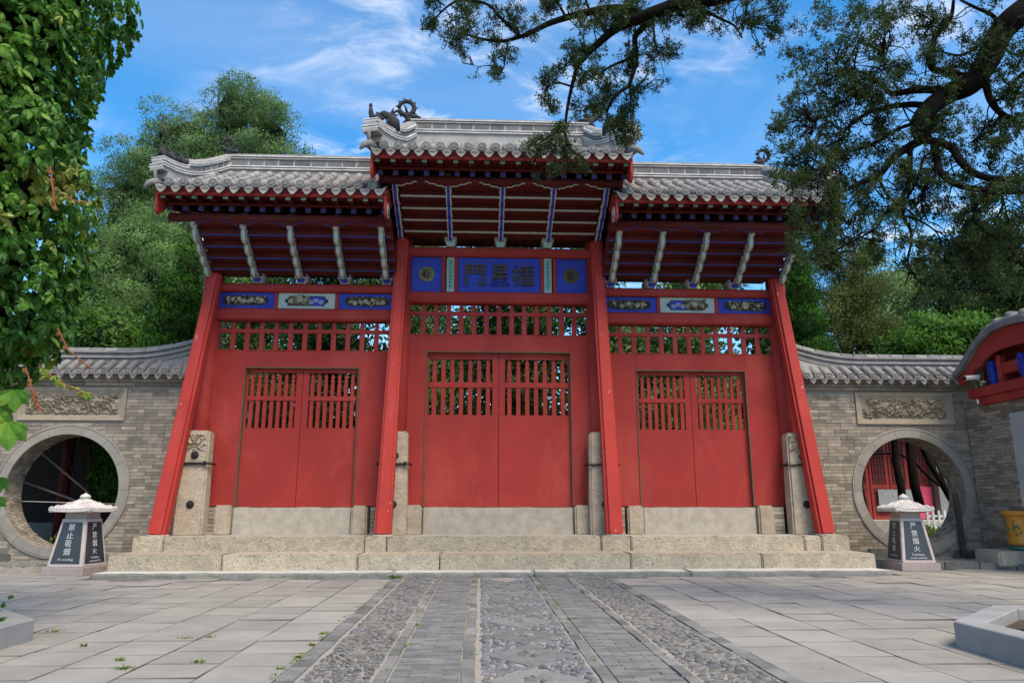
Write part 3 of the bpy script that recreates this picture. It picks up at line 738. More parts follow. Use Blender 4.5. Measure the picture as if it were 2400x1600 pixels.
def moon_wall(label, x0, x1, cx, cz, gate_side, seed):
    YF, TH, RI, RO = 14.86, 0.56, 1.10, 1.245
    Z0, Z1 = 0.08, 3.50
    w = thing('brick_wall', label, 'wall', ((x0 + x1) / 2, YF + TH / 2, 0), 'moon gate walls')
    # core of the wall with the round opening
    core = MB(); n = 64; rim = []
    for k in range(n):
        a = 2 * pi * k / n
        dx, dz = cos(a), sin(a)
        ts = []
        if dx > 1e-6: ts.append((x1 - cx) / dx)
        if dx < -1e-6: ts.append((x0 - cx) / dx)
        if dz > 1e-6: ts.append((Z1 - cz) / dz)
        if dz < -1e-6: ts.append((Z0 - cz) / dz)
        t = min(ts); rim.append(((cx + RI * dx, cz + RI * dz), (cx + t * dx, cz + t * dz)))
    yf, yb = YF + 0.012, YF + TH
    for k in range(n):
        (i0, o0), (i1, o1) = rim[k], rim[(k + 1) % n]
        core.add([(i0[0], yf, i0[1]), (i1[0], yf, i1[1]), (o1[0], yf, o1[1]), (o0[0], yf, o0[1])], [(0, 1, 2, 3)])
        core.add([(i0[0], yb, i0[1]), (i1[0], yb, i1[1]), (o1[0], yb, o1[1]), (o0[0], yb, o0[1])], [(3, 2, 1, 0)])
        core.add([(i0[0], yf, i0[1]), (i1[0], yf, i1[1]), (i1[0], yb, i1[1]), (i0[0], yb, i0[1])], [(3, 2, 1, 0)])
        # corners of the rectangle are filled by the outer side faces
        core.add([(o0[0], yf, o0[1]), (o1[0], yf, o1[1]), (o1[0], yb, o1[1]), (o0[0], yb, o0[1])], [(0, 1, 2, 3)])
    for (xx, zz) in ((x0, Z0), (x1, Z0), (x0, Z1), (x1, Z1)):       # the corner triangles
        a = atan2(zz - cz, xx - cx) % (2 * pi); k = int(a / (2 * pi) * n)
        o0, o1 = rim[k][1], rim[(k + 1) % n][1]
        core.add([(o0[0], yf, o0[1]), (o1[0], yf, o1[1]), (xx, yf, zz)], [(0, 1, 2)])
        core.add([(o0[0], yb, o0[1]), (o1[0], yb, o1[1]), (xx, yb, zz)], [(2, 1, 0)])
    me = bpy.data.meshes.new('wall_core'); me.from_pydata(core.v, [], core.f); me.materials.append(MATS['mortar'])
    place('wall_core', me, w)
    # bricks
    px0, px1, pz0, pz1 = cx - 1.04, cx + 1.04, 2.80, 3.46
    r = random.Random(seed); bl = []
    z = Z0; row = 0; H = 0.0685
    while z + H <= Z1 + 1e-6:
        zc = z + H / 2; iv = [(x0, x1)]
        d = abs(zc - cz)
        if d < RO - 0.015: c_ = sqrt((RO - 0.015) ** 2 - d * d); iv = subtract(iv, cx - c_, cx + c_)
        if pz0 - 0.03 < zc < pz1 + 0.03: iv = subtract(iv, px0, px1)
        x = x0 - (0.14 if row % 2 else 0.0) - r.uniform(0, 0.05)
        while x < x1:
            ln = 0.285 if r.random() < 0.78 else 0.142
            for (p, q) in iv:
                a, b_ = max(p, x), min(q, x + ln)
                if b_ - a > 0.03: bl.append((a, b_, z))
            x += ln
        z += H; row += 1
    vis = sorted(bl, key=lambda t: (-(0.2 < (t[1] - t[0])), abs((t[0] + t[1]) / 2 - cx) if abs((t[0] + t[1]) / 2) < 9.6 else 99))
    single = set(vis[:300]); rest = MB()
    for (a, b_, z) in bl:
        dy = r.uniform(-0.005, 0.005)
        if (a, b_, z) in single:
            place('brick', BRK_W, w, T((a + b_) / 2, YF + 0.03 + dy, z + H / 2) @ Matrix.Diagonal((b_ - a - 0.007, 0.06, H - 0.007, 1)))
        else:
            rest.box(a + .0035, b_ - .0035, YF + dy, YF + 0.06 + dy, z + .0035, z + H - .0035)
    stuff(rest.build('brickwork', 'wall_brick', w))
    # lining of the opening: courses of brick seen edge-on
    lin = MB(); nl = 92
    for j in range(4):
        ya = YF + 0.03 + j * (TH - 0.03) / 4; yb_ = YF + 0.03 + (j + 1) * (TH - 0.03) / 4
        for k in range(nl):
            a0 = 2 * pi * (k + (0.5 if j % 2 else 0)) / nl + 0.004; a1 = 2 * pi * (k + 1 + (0.5 if j % 2 else 0)) / nl - 0.004
            ri = RI - 0.012 + r.uniform(-.004, .004)
            P = lambda rr, a, yy: (cx + rr * cos(a), yy, cz + rr * sin(a))
            lin.hexa((P(RI + .02, a0, ya + .004), P(RI + .02, a1, ya + .004), P(RI + .02, a1, yb_ - .004), P(RI + .02, a0, yb_ - .004), P(ri, a0, ya + .004), P(ri, a1, ya + .004), P(ri, a1, yb_ - .004), P(ri, a0, yb_ - .004)))
    stuff(lin.build('lining_bricks', 'wall_brick', w))
    # ring of dressed stones and its thin outer moulding
    nv = 14
    for k in range(nv):
        a0 = 2 * pi * k / nv + 0.0012; a1 = 2 * pi * (k + 1) / nv - 0.0012; m = MB(); st = 7
        poly = [(cx + RO * cos(a0 + (a1 - a0) * i / st), cz + RO * sin(a0 + (a1 - a0) * i / st)) for i in range(st + 1)]
        poly += [(cx + (RI - 0.016) * cos(a1 + (a0 - a1) * i / st), cz + (RI - 0.016) * sin(a1 + (a0 - a1) * i / st)) for i in range(st + 1)]
        m.prism(poly, 'y', YF - 0.022 + r.uniform(-.003, .003), YF + 0.05); m.build('ring_stone', 'ring_stone', w, 0.003)
    mo = MB()
    for k in range(72):
        a0, a1 = 2 * pi * k / 72, 2 * pi * (k + 1) / 72
        P = lambda rr, a, yy: (cx + rr * cos(a), yy, cz + rr * sin(a))
        mo.hexa((P(RO + .006, a0, YF + .04), P(RO + .006, a1, YF + .04), P(RO + .04, a1, YF + .04), P(RO + .04, a0, YF + .04), P(RO + .006, a0, YF - .03), P(RO + .006, a1, YF - .03), P(RO + .035, a1, YF - .026), P(RO + .035, a0, YF - .026)))
    mo.build('ring_moulding', 'ring_stone', w)
    # carved panel above the opening
    fr = MB()
    for (i_, yy, tk) in ((0.0, YF - 0.035, 0.07), (0.072, YF - 0.015, 0.05)):
        a, b_, c_, d_ = px0 + i_, px1 - i_, pz0 + i_ * 0.9, pz1 - i_ * 0.9
        fr.hexa(((a, YF + .05, c_), (b_, YF + .05, c_), (b_ - tk, YF + .05, c_ + tk), (a + tk, YF + .05, c_ + tk), (a, yy, c_), (b_, yy, c_), (b_ - tk, yy + .012, c_ + tk), (a + tk, yy + .012, c_ + tk)))
        fr.hexa(((a, YF + .05, d_), (b_, YF + .05, d_), (b_ - tk, YF + .05, d_ - tk), (a + tk, YF + .05, d_ - tk), (a, yy, d_), (b_, yy, d_), (b_ - tk, yy + .012, d_ - tk), (a + tk, yy + .012, d_ - tk)))
        for (xa, s) in ((a, 1), (b_, -1)):
            fr.hexa(((xa, YF + .05, c_), (xa + s * tk, YF + .05, c_ + tk), (xa + s * tk, YF + .05, d_ - tk), (xa, YF + .05, d_), (xa, yy, c_), (xa + s * tk, yy + .012, c_ + tk), (xa + s * tk, yy + .012, d_ - tk), (xa, yy, d_)))
    fr.build('panel_frame', 'carved_brick', w)
    relief(w, px0 + 0.13, px1 - 0.13, YF + 0.01, pz0 + 0.115, pz1 - 0.115, seed * 1.7)
    # rough base stones
    for i in range(9):
        xx = x0 + (x1 - x0) * (i + 0.5) / 9
        if abs(xx - cx) < 0.55: continue
        m = MB().box(xx - 0.33, xx + 0.30, YF - 0.06, YF + .02, 0.05, 0.05 + r.uniform(0.16, 0.34)).jitter(0.035, i + seed); m.build('base_stone', 'base_rubble', w, 0.03, segs=2)
    # corbelled courses
    for i, (za, zb, pr) in enumerate(((3.502, 3.566, 0.035), (3.57, 3.636, 0.075), (3.64, 3.71, 0.12))):
        x = x0
        while x < x1 - 0.01:
            ln = min(r.uniform(0.28, 0.36), x1 - x)
            box('corbel_brick', 'wall_brick', w, x + .002, x + ln - .002, YF - pr + r.uniform(-.003, .003), YF + TH + pr, za, zb, 0)
            x += ln
    # tiled coping
    YC = YF + TH / 2
    def lift(x):       # the coping sweeps up towards the gate
        d = (x1 - x) if gate_side > 0 else (x - x0)
        return 0.26 * max(0, 1 - d / 1.5) ** 2
    deck = MB(); nx = 20
    prof = ((YF - 0.20, 3.712), (YF - 0.20, 3.745), (YC - 0.10, 3.99), (YC + 0.10, 3.99), (YF + TH + 0.20, 3.745), (YF + TH + 0.20, 3.712))
    vs = []
    for i in range(nx + 1):
        x = x0 + (x1 - x0) * i / nx
        vs += [(x, y, z + (lift(x) if z > 3.9 else 0)) for y, z in prof]
    fs = [tuple(range(6)), tuple(nx * 6 + k for k in range(5, -1, -1))]
    for i in range(nx):
        for k in range(6): fs.append((i * 6 + k, (i + 1) * 6 + k, (i + 1) * 6 + (k + 1) % 6, i * 6 + (k + 1) % 6))
    deck.add(vs, fs); rf = deck.build('coping', 'wall_tile', w)
    sp = 0.236; nt = int((x1 - x0) / sp)
    dY, dZ = (YC - 0.10) - (YF - 0.20), 3.99 - 3.745; sl = atan2(dZ, dY); L = sqrt(dY * dY + dZ * dZ)
    for i in range(nt):
        x = x0 + sp * (i + 0.5)
        j = r.uniform(-.01, .01)
        R_ = Matrix.Rotation(sl, 4, 'X')
        place('tube_tile', WT, rf, T(x + j, YF - 0.22, 3.765) @ Matrix.Rotation(r.uniform(-.05, .05), 4, 'Z') @ R_)
        place('eave_end_tile', WE, rf, T(x + j, YF - 0.235, 3.772) @ Matrix.Rotation(-0.1, 4, 'X'))
        place('drip_tile', WD, rf, T(x + sp / 2 + r.uniform(-.01, .01), YF - 0.228, 3.752) @ Matrix.Rotation(-0.12, 4, 'X'))
    pts = [(x0 + (x1 - x0) * i / 16, YC, 3.985 + lift(x0 + (x1 - x0) * i / 16)) for i in range(17)]
    MB().sweep(pts, 0.13, 0, 0.10).build('ridge_base', 'wall_tile', rf)
    MB().sweep(pts, 0.165, 0.104, 0.15).build('ridge_moulding', 'wall_tile', rf, 0.01)
    MB().sweep(pts, 0.125, 0.153, 0.21).build('ridge_band', 'wall_tile', rf)
    MB().sweep(pts, 0.16, 0.213, 0.262).build('ridge_moulding', 'wall_tile', rf, 0.01)
    nc = int((x1 - x0) / 0.27)
    for i in range(nc):
        xa, xb = x0 + (x1 - x0) * i / nc, x0 + (x1 - x0) * (i + 1) / nc
        xm = (xa + xb) / 2
        MB().sweep([(xa + .004, YC, 3.985 + lift(xa)), (xb - .004, YC, 3.985 + lift(xb))], 0.115, 0.264, 0.345, 0.06).build('ridge_cap_tile', 'wall_tile', rf, 0.012)
    return w
WT = tube_tile_mesh('tube_tile', 'wall_tile', 0.074, 0.46)
WE = eave_disc_mesh('wall_tile', 0.076)
WD = drip_mesh('wall_tile', 0.17, 0.13)
wall_l = moon_wall('grey brick wall with moon gate and carved panel, to the left of the red gate', -11.4, -5.82, -8.14, 1.44, 1, 21)
wall_r = moon_wall('grey brick wall with moon gate and carved panel, to the right of the red gate', 6.62, 10.46, 8.86, 1.44, -1, 34)

# ------------------------------------------------------------------ the red gate
AX, YD = 0.36, 14.72
gate = thing('memorial_gate', 'red three-bay timber memorial gate with grey tiled roofs and leaning props', 'gate', (AX, 14.75, 0.606))
CI, CO = 2.03, 5.92
COLX = [AX - CO, AX - CI, AX + CI, AX + CO]
for i, x in enumerate(COLX):
    top = 6.75 if i in (1, 2) else 5.95
    MB().tube([(x, 14.76, 0.58), (x, 14.76, top)], 0.195, 20).build('column', 'red_paint', gate, smooth=True)

def slat_mesh(w, h, d=0.045):
    """a flat baluster with a bead and a pointed head"""
    a = w / 2
    half = [(a, 0), (a, h - 0.30), (a, h - 0.21), (a * 0.62, h - 0.195), (a * 1.0, h - 0.165), (a * 1.0, h - 0.135), (a * 0.55, h - 0.115), (a * 0.95, h - 0.085), (a * 0.9, h - 0.05), (a * 0.45, h - 0.018), (0, h)]
    poly = half + [(-x, z) for x, z in half[-2::-1]]
    b = MB(); b.prism(poly, 'y', -d / 2, d / 2); return b.mesh('slat', 'red_paint')

def door_leaf(x0, x1, zb, zt, zl0, zl1, zm0, zm1, inner, slat_w):
    """solid lower board, lattice above; inner: which side meets the other leaf"""
    y0, y1 = 14.80, 14.85
    so, si = 0.05, 0.125
    sl, sr = (so, si) if inner > 0 else (si, so)
    b = MB(); b.box(x0, x1, y0, y1, zb, zl0)
    leaf = b.build('door_leaf', 'red_paint', gate, 0.004)
    for (a, c) in ((x0, x0 + sl), (x1 - sr, x1)):
        box('stile', 'red_paint', leaf, a, c, y0 + .001, y1 - .001, zl0 + .0005, zt, 0.003)
    box('rail', 'red_paint', leaf, x0 + sl, x1 - sr, y0 + .002, y1 - .002, zl1, zt - .001, 0.003)
    box('rail', 'red_paint', leaf, x0 + sl - .001, x1 - sr + .001, y0 - .012, y1 - .002, zm0, zm1, 0.004)
    n = 7; W = x1 - x0 - sl - sr; me = slat_mesh(slat_w, zl1 - zl0 - 0.015)
    for i in range(n):
        place('slat', me, leaf, T(x0 + sl + W * (i + 0.62 if inner > 0 else i + 0.5) / (n + 0.12), y0 + 0.025, zl0))
    return leaf

def bay(xa, xb, hw, zt, zl0, zl1, zm, zboard, ztr1, zbar, zb1, zrow, zb2, nslat, slat_w):
    xc = (xa + xb) / 2; zb = 1.118
    ia, ib = xa + 0.12, xb - 0.12
    box('board', 'red_paint', gate, ia, xc - hw, YD, YD + 0.07, zb + 0.02, zboard - .001, 0.004)
    box('board', 'red_paint', gate, xc + hw, ib, YD, YD + 0.07, zb + 0.02, zboard - .001, 0.004)
    box('board', 'red_paint', gate, xc - hw - .001, xc + hw + .001, YD + .001, YD + 0.069, zt, zboard - .002, 0.004)
    for s in (-1, 1):
        box('door_trim', 'trim_brown', gate, xc + s * hw - (0.022 if s > 0 else 0), xc + s * hw + (0.022 if s < 0 else 0), YD - 0.018, YD + 0.075, zb, zt - .023, 0.003)
    box('door_trim', 'trim_brown', gate, xc - hw, xc + hw, YD - 0.018, YD + 0.075, zt - 0.022, zt + .002, 0.003)
    door_leaf(xc - hw + 0.012, xc - 0.004, zb, zt + .02, zl0, zl1, *zm, 1, slat_w)
    door_leaf(xc + 0.004, xc + hw - 0.012, zb, zt + .02, zl0, zl1, *zm, -1, slat_w)
    # transom lattice
    box('transom_rail', 'red_paint', gate, ia, ib, YD + .0, YD + 0.055, zbar[0], zbar[1], 0.005)
    box('transom_sill', 'red_paint', gate, ia, ib, YD - .004, YD + 0.074, zboard, zboard + 0.02, 0.004)
    me = slat_mesh(0.095, ztr1 - zboard - 0.01, 0.04); W = ib - ia - 0.16
    for i in range(nslat):
        place('slat', me, gate, T(ia + 0.08 + W * (i + 1) / (nslat + 1), YD + 0.028, zboard))
    for s in (ia + 0.04, ib - 0.04):
        box('transom_post', 'red_paint', gate, s - .045, s + .045, YD + .002, YD + .06, zboard + .02, ztr1, 0.004)
    # beams
    for (a, b, d) in ((ztr1, zb1, 0.15), (zrow, zb2, 0.16)):
        box('beam', 'red_paint', gate, xa, xb, 14.75 - d, 14.75 + d, a, b, 0.035)
    return xc, ia, ib
cC = bay(COLX[1], COLX[2], 1.49, 4.24, 2.94, 4.09, (3.50, 3.61), 4.58, 5.25, (5.00, 5.08), 5.49, 6.26, 6.46, 13, 0.085)
cL = bay(COLX[0], COLX[1], 1.15, 3.88, 2.66, 3.78, (3.21, 3.30), 4.215, 4.84, (4.59, 4.67), 5.09, 5.44, 5.61, 11, 0.072)
cR = bay(COLX[2], COLX[3], 1.15, 3.88, 2.66, 3.78, (3.21, 3.30), 4.215, 4.84, (4.59, 4.67), 5.09, 5.44, 5.61, 11, 0.072)

# carved panels of the side bays
def carving(parent, x0, x1, z0, z1, y, seed, mode):
    r = random.Random(seed); cr, ol = MB(), MB()
    def petal(mb, x, z, l, w, a, yy):
        ca, sa = cos(a), sin(a); vs = []
        for (u, v) in ((0, 0), (l * .35, w / 2), (l * .8, w * .35), (l, 0), (l * .8, -w * .35), (l * .35, -w / 2)):
            vs.append((x + u * ca - v * sa, yy, z + u * sa + v * ca))
        vs.append((x + l * .5 * ca, yy - 0.012, z + l * .5 * sa))
        mb.add(vs, [(k, (k + 1) % 6, 6) for k in range(6)])
    W, H = x1 - x0, z1 - z0
    for i in range(70):
        x, z = r.uniform(x0, x1), r.uniform(z0, z1)
        if mode == 2 and abs(x - (x0 + x1) / 2) < W * .07: continue
        petal(ol, x, z, r.uniform(.04, .09), r.uniform(.02, .04), r.uniform(0, 2 * pi), y - r.uniform(.004, .012))
    nf = {0: 3, 1: 5, 2: 8}[mode]
    for i in range(nf):
        u = (i + 0.5) / nf
        x = x0 + W * u + r.uniform(-.02, .02); z = (z0 + z1) / 2 + r.uniform(-.25, .25) * H
        R_ = (0.085 if mode == 0 and i == 1 else 0.05) * r.uniform(.8, 1.2)
        for lay in range(2):
            for k in range(7):
                petal(cr, x, z, R_ * (1 - .4 * lay), R_ * .75, 2 * pi * k / 7 + lay * .4, y - .016 - lay * .008)
    for i in range(26):
        x, z = r.uniform(x0, x1), r.uniform(z0, z1)
        petal(cr, x, z, r.uniform(.03, .06), r.uniform(.015, .03), r.uniform(0, 2 * pi), y - .014)
    cr.build('carved_flowers', 'carve_cream', parent); ol.build('carved_leaves', 'carve_olive', parent)
def side_row(c, flip):
    xc, ia, ib = c
    W = (ib - ia - 2 * 0.075) / 3
    for i in range(3):
        x0 = ia + i * (W + 0.075); x1 = x0 + W
        mid = i == 1
        p = box('carved_panel', 'pale_green' if mid else 'blue_paint', gate, x0, x1, 14.69, 14.745, 5.092, 5.438, 0.006)
        if i < 2: box('mullion', 'red_paint', gate, x1 + .001, x1 + 0.074, 14.675, 14.75, 5.091, 5.439, 0.004)
        cx = (x0 + x1) / 2; zc = 5.267
        a, h = 0.36, 0.105
        poly = [(-a - .08, -h * .35), (-a - .08, h * .35), (-a - .03, h * .35), (-a - .03, h * .7), (-a, h * .7), (-a, h), (a, h), (a, h * .7), (a + .03, h * .7), (a + .03, h * .35), (a + .08, h * .35), (a + .08, -h * .35), (a + .03, -h * .35), (a + .03, -h * .7), (a, -h * .7), (a, -h), (-a, -h), (-a, -h * .7), (-a - .03, -h * .7), (-a - .03, -h * .35)]
        if not mid: poly = [((a + .10) * cos(t) * (abs(cos(t)) ** -.45 if abs(cos(t)) > .05 else 1), h * sin(t) * (abs(sin(t)) ** -.45 if abs(sin(t)) > .05 else 1)) for t in [2 * pi * (k + .5) / 28 for k in range(28)]]
        b = MB(); b.prism([(cx + u, zc + v) for u, v in poly], 'y', 14.682, 14.70); b.build('hollow_shade', 'dark_backing', p)  # raised plate, coloured dark for the shaded hollow behind the carving
        if mid:
            s = 1 if (flip > 0) else -1
            b = MB()
            b.prism([(cx + s * (-.02), zc - h * .9), (cx + s * a * .95, zc - h * .9), (cx + s * (a + .03), zc), (cx + s * a * .9, zc + h * .85), (cx + s * .1, zc + h * .8)], 'y', 14.676, 14.69); b.build('painted_cloud', 'blue_paint', p)
            b = MB()
            for q in range(3):
                ox, oz = cx + s * (.10 + .10 * q), zc - .03 + .04 * (q % 2)
                for rr in (.022, .045):
                    b.tube([(ox + rr * cos(t), 14.672, oz + rr * .8 * sin(t)) for t in [2 * pi * k / 12 for k in range(13)]], .006, 5)
            b.build('cloud_scroll', 'white_line', p)
            carving(p, *sorted((cx - s * .38, cx + s * .06)), zc - h * .8, zc + h * .8, 14.68, 50 + i + flip, 0)
        else:
            carving(p, cx - .38, cx + .38, zc - h * .8, zc + h * .8, 14.68, 60 + i * 3 + flip, 2 if flip > 0 else (0 if i else 1))
side_row(cL, 1); side_row(cR, -1)

# the name board of the middle bay
zr0, zr1 = 5.492, 6.258
for s in (-1, 1):
    sq = box('blue_panel', 'blue_paint', gate, *sorted((AX + s * 1.205, AX + s * 1.84)), 14.69, 14.745, zr0, zr1, 0.006)
    cx, cz = AX + s * 1.52, 5.88
    for (rr, tt) in ((0.27, 0.010),):       # raised inner border
        b = MB()
        for (xa, xb, za, zb) in ((cx - rr, cx + rr, cz + .32, cz + .335), (cx - rr, cx + rr, cz - .335, cz - .32), (cx - rr, cx - rr + .014, cz - .32, cz + .32), (cx + rr - .014, cx + rr, cz - .32, cz + .32)):
            b.box(xa, xb, 14.681, 14.692, za, zb)
        b.build('border', 'blue_paint', sq)
    b = MB(); b.lathe(((0.165, 0.0), (0.165, -0.010), (0.15, -0.018), (0.02, -0.018)), (cx, 14.690, cz), 24, 'y'); md = b.build('medallion', 'carve_olive', sq)
    b, w_ = MB(), MB()
    for k in range(8):
        a = 2 * pi * k / 8 + .2
        b.tube([(cx + (.07 + .04 * cos(t)) * cos(a + .5 * sin(t) * .4), 14.668, cz + (.07 + .04 * cos(t)) * sin(a + .5 * sin(t) * .4)) for t in [2 * pi * q / 10 for q in range(11)]], .010, 5)
        w_.ball((cx + .075 * cos(a), 14.670, cz + .075 * sin(a)), (.012, .006, .02), 5, 3)
    b.build('scrollwork', 'letter_bronze', sq)
    if s < 0: w_.build('open_petals', 'carve_cream', sq)
    st = box('scroll_strip', 'teal_paint', gate, *sorted((AX + s * .945, AX + s * 1.105)), 14.68, 14.745, zr0, zr1, 0.006)
    b = MB(); sx = AX + s * 1.025
    for k in range(9):
        z = 5.60 + k * .07
        for sg in (-1, 1):
            b.tube([(sx + sg * (.032 + .024 * cos(t)), 14.677, z + .03 * sin(t)) for t in [-.3 + 2 * pi * .85 * q / 10 for q in range(11)]], .0045, 4)
        b.tube([(sx - .012, 14.677, z + .035), (sx + .012, 14.677, z + .035)], .008, 4)
    b.build('scroll_lines', 'teal_dark', st)
    for q in (0.87, 1.135): box('mullion', 'red_paint', gate, *sorted((AX + s * q, AX + s * (q + .068))), 14.665, 14.75, zr0 - .001, zr1 + .001, 0.004)
box('row_backing', 'red_paint', gate, cC[1], cC[2], 14.752, 14.79, zr0 - .01, zr1 + .01, 0)
plaque = box('name_board', 'blue_paint', gate, AX - .865, AX + .865, 14.685, 14.745, zr0, zr1, 0.006)
RX90 = Matrix.Rotation(pi / 2, 4, 'X')
for ch, x, fw in (('\u9580', -0.15, .42), ('\u661f', .37, .37), ('\u6afa', .86, .46)):
    place('letter', text_mesh(ch, 0.5, 'letter_bronze', 0.022, 0.008 if ch != '\u6afa' else .0025, 0.0, fit=(fw, .46)), plaque, T(x, 14.672, 5.87) @ RX90)

# thresholds, pivot stones, clamp stones
for (c, hw) in ((cL, 1.15), (cC, 1.49), (cR, 1.15)):
    xc = c[0]
    block('threshold', 'granite_grey', gate, xc - hw + .02, xc + hw - .02, 14.60, 14.98, 0.58, 1.114, int(xc * 7) + 3, 0.02)
    for s in (-1, 1):
        a, b = sorted((xc + s * (hw - .005), xc + s * (hw + .30)))
        MB().box(a, b, 14.50, 14.95, 0.58, 1.155 + RND.uniform(-.01, .02)).jitter(.008, int(xc * 3 + s)).build('pivot_stone', 'stone_pillar', gate, .035, segs=2)
for i, x in enumerate(COLX):
    for s in (-1, 1):
        if (i, s) in ((0, -1), (3, 1)): continue
        for k in range(7):
            a, b = sorted((x + s * .285, x + s * (.44 if i in (1, 2) else .50)))
            place('infill_brick', BRK_W, gate, T((a + b) / 2, 14.68, 0.635 + k * .075) @ Matrix.Diagonal((b - a, .26, .068, 1)))
for i, x in enumerate(COLX):
    for rear in (0, 1):
        sx = x + (0.05 if i == 3 else (0.10 if i == 0 else 0))
        y0, y1 = (14.28, 14.60) if not rear else (14.92, 15.24)
        m = MB(); vs = []
        for (zz, ins) in ((0.58, 0), (1.2, 0.004), (1.9, 0.012), (2.35, .018), (2.56, .022)):
            vs += [(sx - .275 + ins, y0 + ins, zz), (sx + .275 - ins, y0 + ins, zz), (sx + .275 - ins, y1, zz), (sx - .275 + ins, y1, zz)]
        m.add(vs, [(3, 2, 1, 0), (16, 17, 18, 19)] + [(q * 4 + k, q * 4 + (k + 1) % 4, (q + 1) * 4 + (k + 1) % 4, (q + 1) * 4 + k) for q in range(4) for k in range(4)])
        m.jitter(.005, i)
        st = m.build('clamp_stone', 'stone_pillar', gate, .035, segs=2)
        if rear: continue
        if i in (0, 3): relief(st, sx - .23, sx + .23, y0 + .034, 2.16, 2.52, 3.3 + i, 'stone_pillar')
        MB().tube([(sx - .31, y0 + .32, 1.93), (sx - .31, y0 + .02, 1.93), (sx - .28, y0 - .012, 1.925), (sx, y0 - .018, 1.935), (sx + .28, y0 - .012, 1.93), (sx + .31, y0 + .02, 1.93), (sx + .31, y0 + .32, 1.93)], .024, 6).build('iron_band', 'iron', st)
        MB().box(sx + .20, sx + .25, y0 - .05, y0 + .01, 1.89, 1.975).box(sx - .325, sx - .295, y0 - .03, y0 + .04, 1.895, 1.97).build('band_clasp', 'iron', st, .006)
        for z in (2.09, 1.17):
            MB().lathe(((.075, .03), (.075, 0), (.06, -.02), (.045, -.022), (.04, -.03), (.01, -.034)), (sx + .02, y0 + .002, z), 14, 'y').build('bolt', 'iron', st)

# leaning props
for i, (bx, tx, tz, ty) in enumerate(((-5.87, -5.42, 5.78, 14.48), (-1.79, -1.66, 6.58, 14.50), (2.52, 2.39, 6.58, 14.50), (6.55, 6.16, 5.85, 14.48))):
    b, t = Vector((bx, 14.03, .585)), Vector((tx, ty, tz))
    h = .152; d = (t - b).normalized(); xx = Vector((1, 0, 0)); n = d.cross(xx).normalized(); xx = n.cross(d)
    P = [b - xx * h - n * h, b + xx * h - n * h, b + xx * h + n * h, b - xx * h + n * h]
    Q = [t - xx * h * .8 - n * h * .8, t + xx * h * .8 - n * h * .8, t + xx * h * .8 + n * h * .8, t - xx * h * .8 + n * h * .8]
    MB().hexa(P + Q).build('prop', 'red_worn', gate, .05, segs=2)
    MB().lathe(((.20, 0), (.20, .03), (.16, .04)), (bx, 14.03, .590), 10).build('prop_foot', 'granite_grey', gate)

# ------------------------------------------------------------------ eaves and roofs of the gate
TT = tube_tile_mesh('tube_tile', 'roof_tile', 0.078, 0.30)
ED = eave_disc_mesh('tile_dark', 0.086)
DR = drip_mesh('roof_tile', 0.232, 0.155)
PN = pan_mesh('roof_tile', 0.20, 0.31)
def mir(y): return 2 * 14.75 - y

def bracket_arm(x, P0, P1, edge, face, scroll):
    """a stepped arm of five scrolls that leans out from the beam to the eave purlin"""
    n = 5; pts = [(P0[0] + (P1[0] - P0[0]) * i / n, P0[1] + (P1[1] - P0[1]) * i / n) for i in range(n + 1)]
    ny, nz = -(P1[1] - P0[1]), (P1[0] - P0[0]); l = sqrt(ny * ny + nz * nz); ny, nz = ny / l, nz / l      # towards the front and below
    fine = []; segs = []
    for i in range(n):
        a, b = pts[i], pts[i + 1]; sg = []
        for k in range(7):
            u = k / 6
            bul = ((0.105 if scroll else 0.07) * sin(pi * u) ** .8 + (0.03 * (1 - u) if scroll else 0.0)) if i < n - 1 else 0.02 * sin(pi * u) - 0.05 * u
            sg.append((a[0] + (b[0] - a[0]) * u + ny * bul, a[1] + (b[1] - a[1]) * u + nz * bul))
        segs.append(sg); fine += sg
    hw = .048 if not scroll else .058
    arm = MB()
    for sg in segs: arm.sweep_yz(x, sg, hw, -.16, .05)
    arm = arm.build('bracket_arm', edge, gate, 0.006)
    f = MB()
    for sg in segs: f.sweep_yz(x, [sg[0]] + sg[1:-1] + [sg[-1]], hw * (.62 if not scroll else .62), .045, .056)
    f.build('face_strip', face, arm)
    if scroll:
        k_ = MB()
        for sg in segs[:4]:
            for q in (-1, 1): k_.sweep_yz(x + q * hw * .74, sg, .0045, .045, .058)
        k_.build('outline', 'black_line', arm)
    c = MB()
    for i in range(1, n):
        p = segs[i][0]; c.box(x - hw - .018, x + hw + .018, p[0] - .075, p[0] + .05, p[1] - .022, p[1] + .022)
    c.build('collar', 'blue_dull' if scroll else 'grey_cream', arm, 0.006)
    return arm

def pedestal(x, z0, z1, body, face):
    b = MB(); zm = z0 + (z1 - z0) * .5
    y0 = 14.545
    b.box(x - .125, x + .125, y0 - .05, 14.95, zm, z1)
    b.hexa(((x - .075, y0 + .02, z0), (x + .075, y0 + .02, z0), (x + .075, 14.9, z0), (x - .075, 14.9, z0), (x - .11, y0 - .03, zm - .001), (x + .11, y0 - .03, zm - .001), (x + .11, 14.9, zm - .001), (x - .11, 14.9, zm - .001)))
    o = b.build('bracket_block', body, gate)
    f = MB(); f.box(x - .112, x + .112, y0 - .054, y0 - .04, zm + .014, z1 - .012)
    f.hexa(((x - .062, y0 + .014, z0 + .004), (x + .062, y0 + .014, z0 + .004), (x + .062, y0 + .03, z0 + .004), (x - .062, y0 + .03, z0 + .004), (x - .096, y0 - .035, zm - .012), (x + .096, y0 - .035, zm - .012), (x + .096, y0 - .02, zm - .012), (x - .096, y0 - .02, zm - .012)))
    f.build('block_face', face, o)

